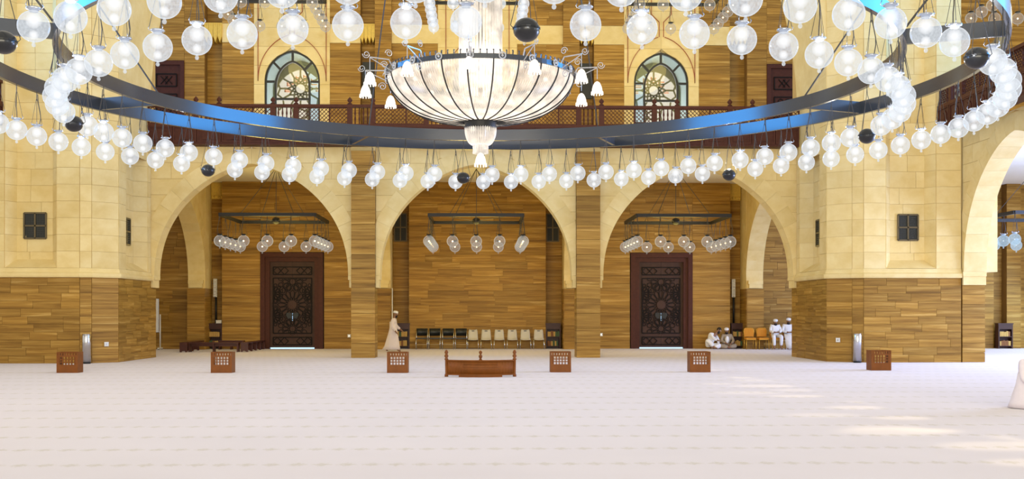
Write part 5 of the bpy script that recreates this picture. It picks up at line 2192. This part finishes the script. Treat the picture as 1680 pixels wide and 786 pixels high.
def seated(w=1.0, hand=(0.05, -0.28, 0.66)):
    return dict(pelvis=(0, 0.06, 0.60), chest=(0, 0.10, 0.93), neck=(0, 0.07, 1.10), head=(0, 0.04, 1.20), face=(0, -1, -0.1),
                lsh=(-0.18 * w, 0.09, 1.04), lel=(-0.25 * w, 0.0, 0.80), lwr=(-0.10, -0.20, 0.76), rsh=(0.18 * w, 0.09, 1.04), rel=(0.25 * w, 0.0, 0.80), rwr=(0.10, -0.20, 0.76),
                lhd=(1, -0.2, 0), rhd=(-1, -0.2, 0),
                lhip=(-0.10, 0.04, 0.58), lkn=(-0.17, -0.36, 0.58), lan=(-0.15, -0.36, 0.10), lto=(-0.16, -0.50, 0.04),
                rhip=(0.10, 0.04, 0.58), rkn=(0.17, -0.36, 0.58), ran=(0.15, -0.34, 0.10), rto=(0.16, -0.48, 0.04))


J = seated(0.95)
o = person('seated man in a white tunic and cap, left of the pair on chairs', (at(1272.5, 560, YO).x, YO, 0), 0, J, M['white_cloth'], leg_r=0.07)
J = seated(1.08)
J['head'] = (0, 0.04, 1.25)
J['neck'] = (0, 0.07, 1.14)
J['lsh'], J['rsh'] = (-0.20, 0.09, 1.06), (0.20, 0.09, 1.06)
robe = [ell(0, -0.20, 0.68, 0.25, 0.20), ell(0, -0.28, 0.60, 0.27, 0.18, wav=0.02), ell(0.02, -0.36, 0.45, 0.27, 0.13, wav=0.03), ell(0.03, -0.40, 0.25, 0.26, 0.12, wav=0.04), ell(0.04, -0.42, 0.06, 0.25, 0.13, wav=0.05)]
o = person('seated man in a long white robe and cap, right of the pair on chairs', (at(1294, 560, YO).x, YO, 0), 0, J, M['white_cloth'], robe=robe)

# man on the floor leaning to the right, one knee drawn up
J = dict(pelvis=(-0.22, 0.0, 0.17), chest=(0.0, -0.02, 0.55), neck=(0.14, -0.04, 0.72), head=(0.25, -0.06, 0.83), face=(0.75, -0.6, -0.15),
         lsh=(-0.14, -0.1, 0.66), lel=(-0.02, -0.28, 0.45), lwr=(0.12, -0.36, 0.40), rsh=(0.14, 0.08, 0.6), rel=(0.25, 0.0, 0.36), rwr=(0.20, -0.1, 0.16),
         lhip=(-0.26, -0.08, 0.17), lkn=(-0.30, -0.20, 0.42), lan=(-0.02, -0.40, 0.07), lto=(0.10, -0.46, 0.04),
         rhip=(-0.12, 0.0, 0.15), rkn=(0.26, -0.26, 0.16), ran=(-0.06, -0.34, 0.08), rto=(-0.16, -0.38, 0.05))
o = person('bare-headed man in white leaning forward, sitting on the floor', (at(1170, 560, 49.8).x, 49.8, 0), 0, J, M['white_cloth'], cap=False, hair=True, leg_r=0.10)
# cross-legged man in greige
J = dict(pelvis=(0, 0.08, 0.15), chest=(0.0, 0.05, 0.50), neck=(-0.02, 0.01, 0.68), head=(-0.03, -0.02, 0.81), face=(-0.2, -1, -0.25),
         lsh=(-0.19, 0.04, 0.60), lel=(-0.27, -0.08, 0.35), lwr=(-0.12, -0.27, 0.27), rsh=(0.19, 0.04, 0.60), rel=(0.27, -0.06, 0.35), rwr=(0.12, -0.27, 0.25),
         lhip=(-0.10, 0.04, 0.14), lkn=(-0.36, -0.22, 0.15), lan=(0.02, -0.34, 0.08), lto=(0.12, -0.36, 0.06),
         rhip=(0.10, 0.04, 0.14), rkn=(0.36, -0.22, 0.15), ran=(-0.02, -0.26, 0.09), rto=(-0.12, -0.30, 0.06))
o = person('man in a greige robe and white cap sitting cross-legged on the floor', (at(1193, 560, 49.8).x, 49.8, 0), 0, J, M['grey_cloth'], shirt=(-0.03, -0.14, 0.42))
# kneeling figure mostly beyond the right edge
J = dict(pelvis=(0, 0.14, 0.30), chest=(0, 0.08, 0.66), neck=(0, 0.02, 0.86), head=(0, -0.03, 1.0), face=(0, -1, -0.2),
         lsh=(-0.19, 0.07, 0.77), lel=(-0.25, 0.0, 0.5), lwr=(-0.15, -0.25, 0.36), rsh=(0.19, 0.07, 0.77), rel=(0.25, 0.0, 0.5), rwr=(0.15, -0.25, 0.36),
         lhip=(-0.10, 0.12, 0.28), lkn=(-0.16, -0.34, 0.12), lan=(-0.12, 0.22, 0.08), lto=(-0.10, 0.38, 0.05),
         rhip=(0.10, 0.12, 0.28), rkn=(0.16, -0.34, 0.12), ran=(0.12, 0.22, 0.08), rto=(0.10, 0.38, 0.05))
robe = [ell(0, 0.10, 0.60, 0.22, 0.17, 28), ell(0, 0.08, 0.42, 0.25, 0.24, 28, 0.03), ell(0, 0.03, 0.24, 0.30, 0.38, 28, 0.05), ell(0, 0.0, 0.10, 0.34, 0.47, 28, 0.06, 0.6), ell(0, 0.0, 0.012, 0.36, 0.52, 28, 0.07, 0.6)]
kx, ky = fpt(1664, 671)
o = person('kneeling person in a pale pink robe cut off by the right edge', (kx + 0.38, ky + 0.05, 0), 0.35, J, M['pink_cloth'], robe=robe)
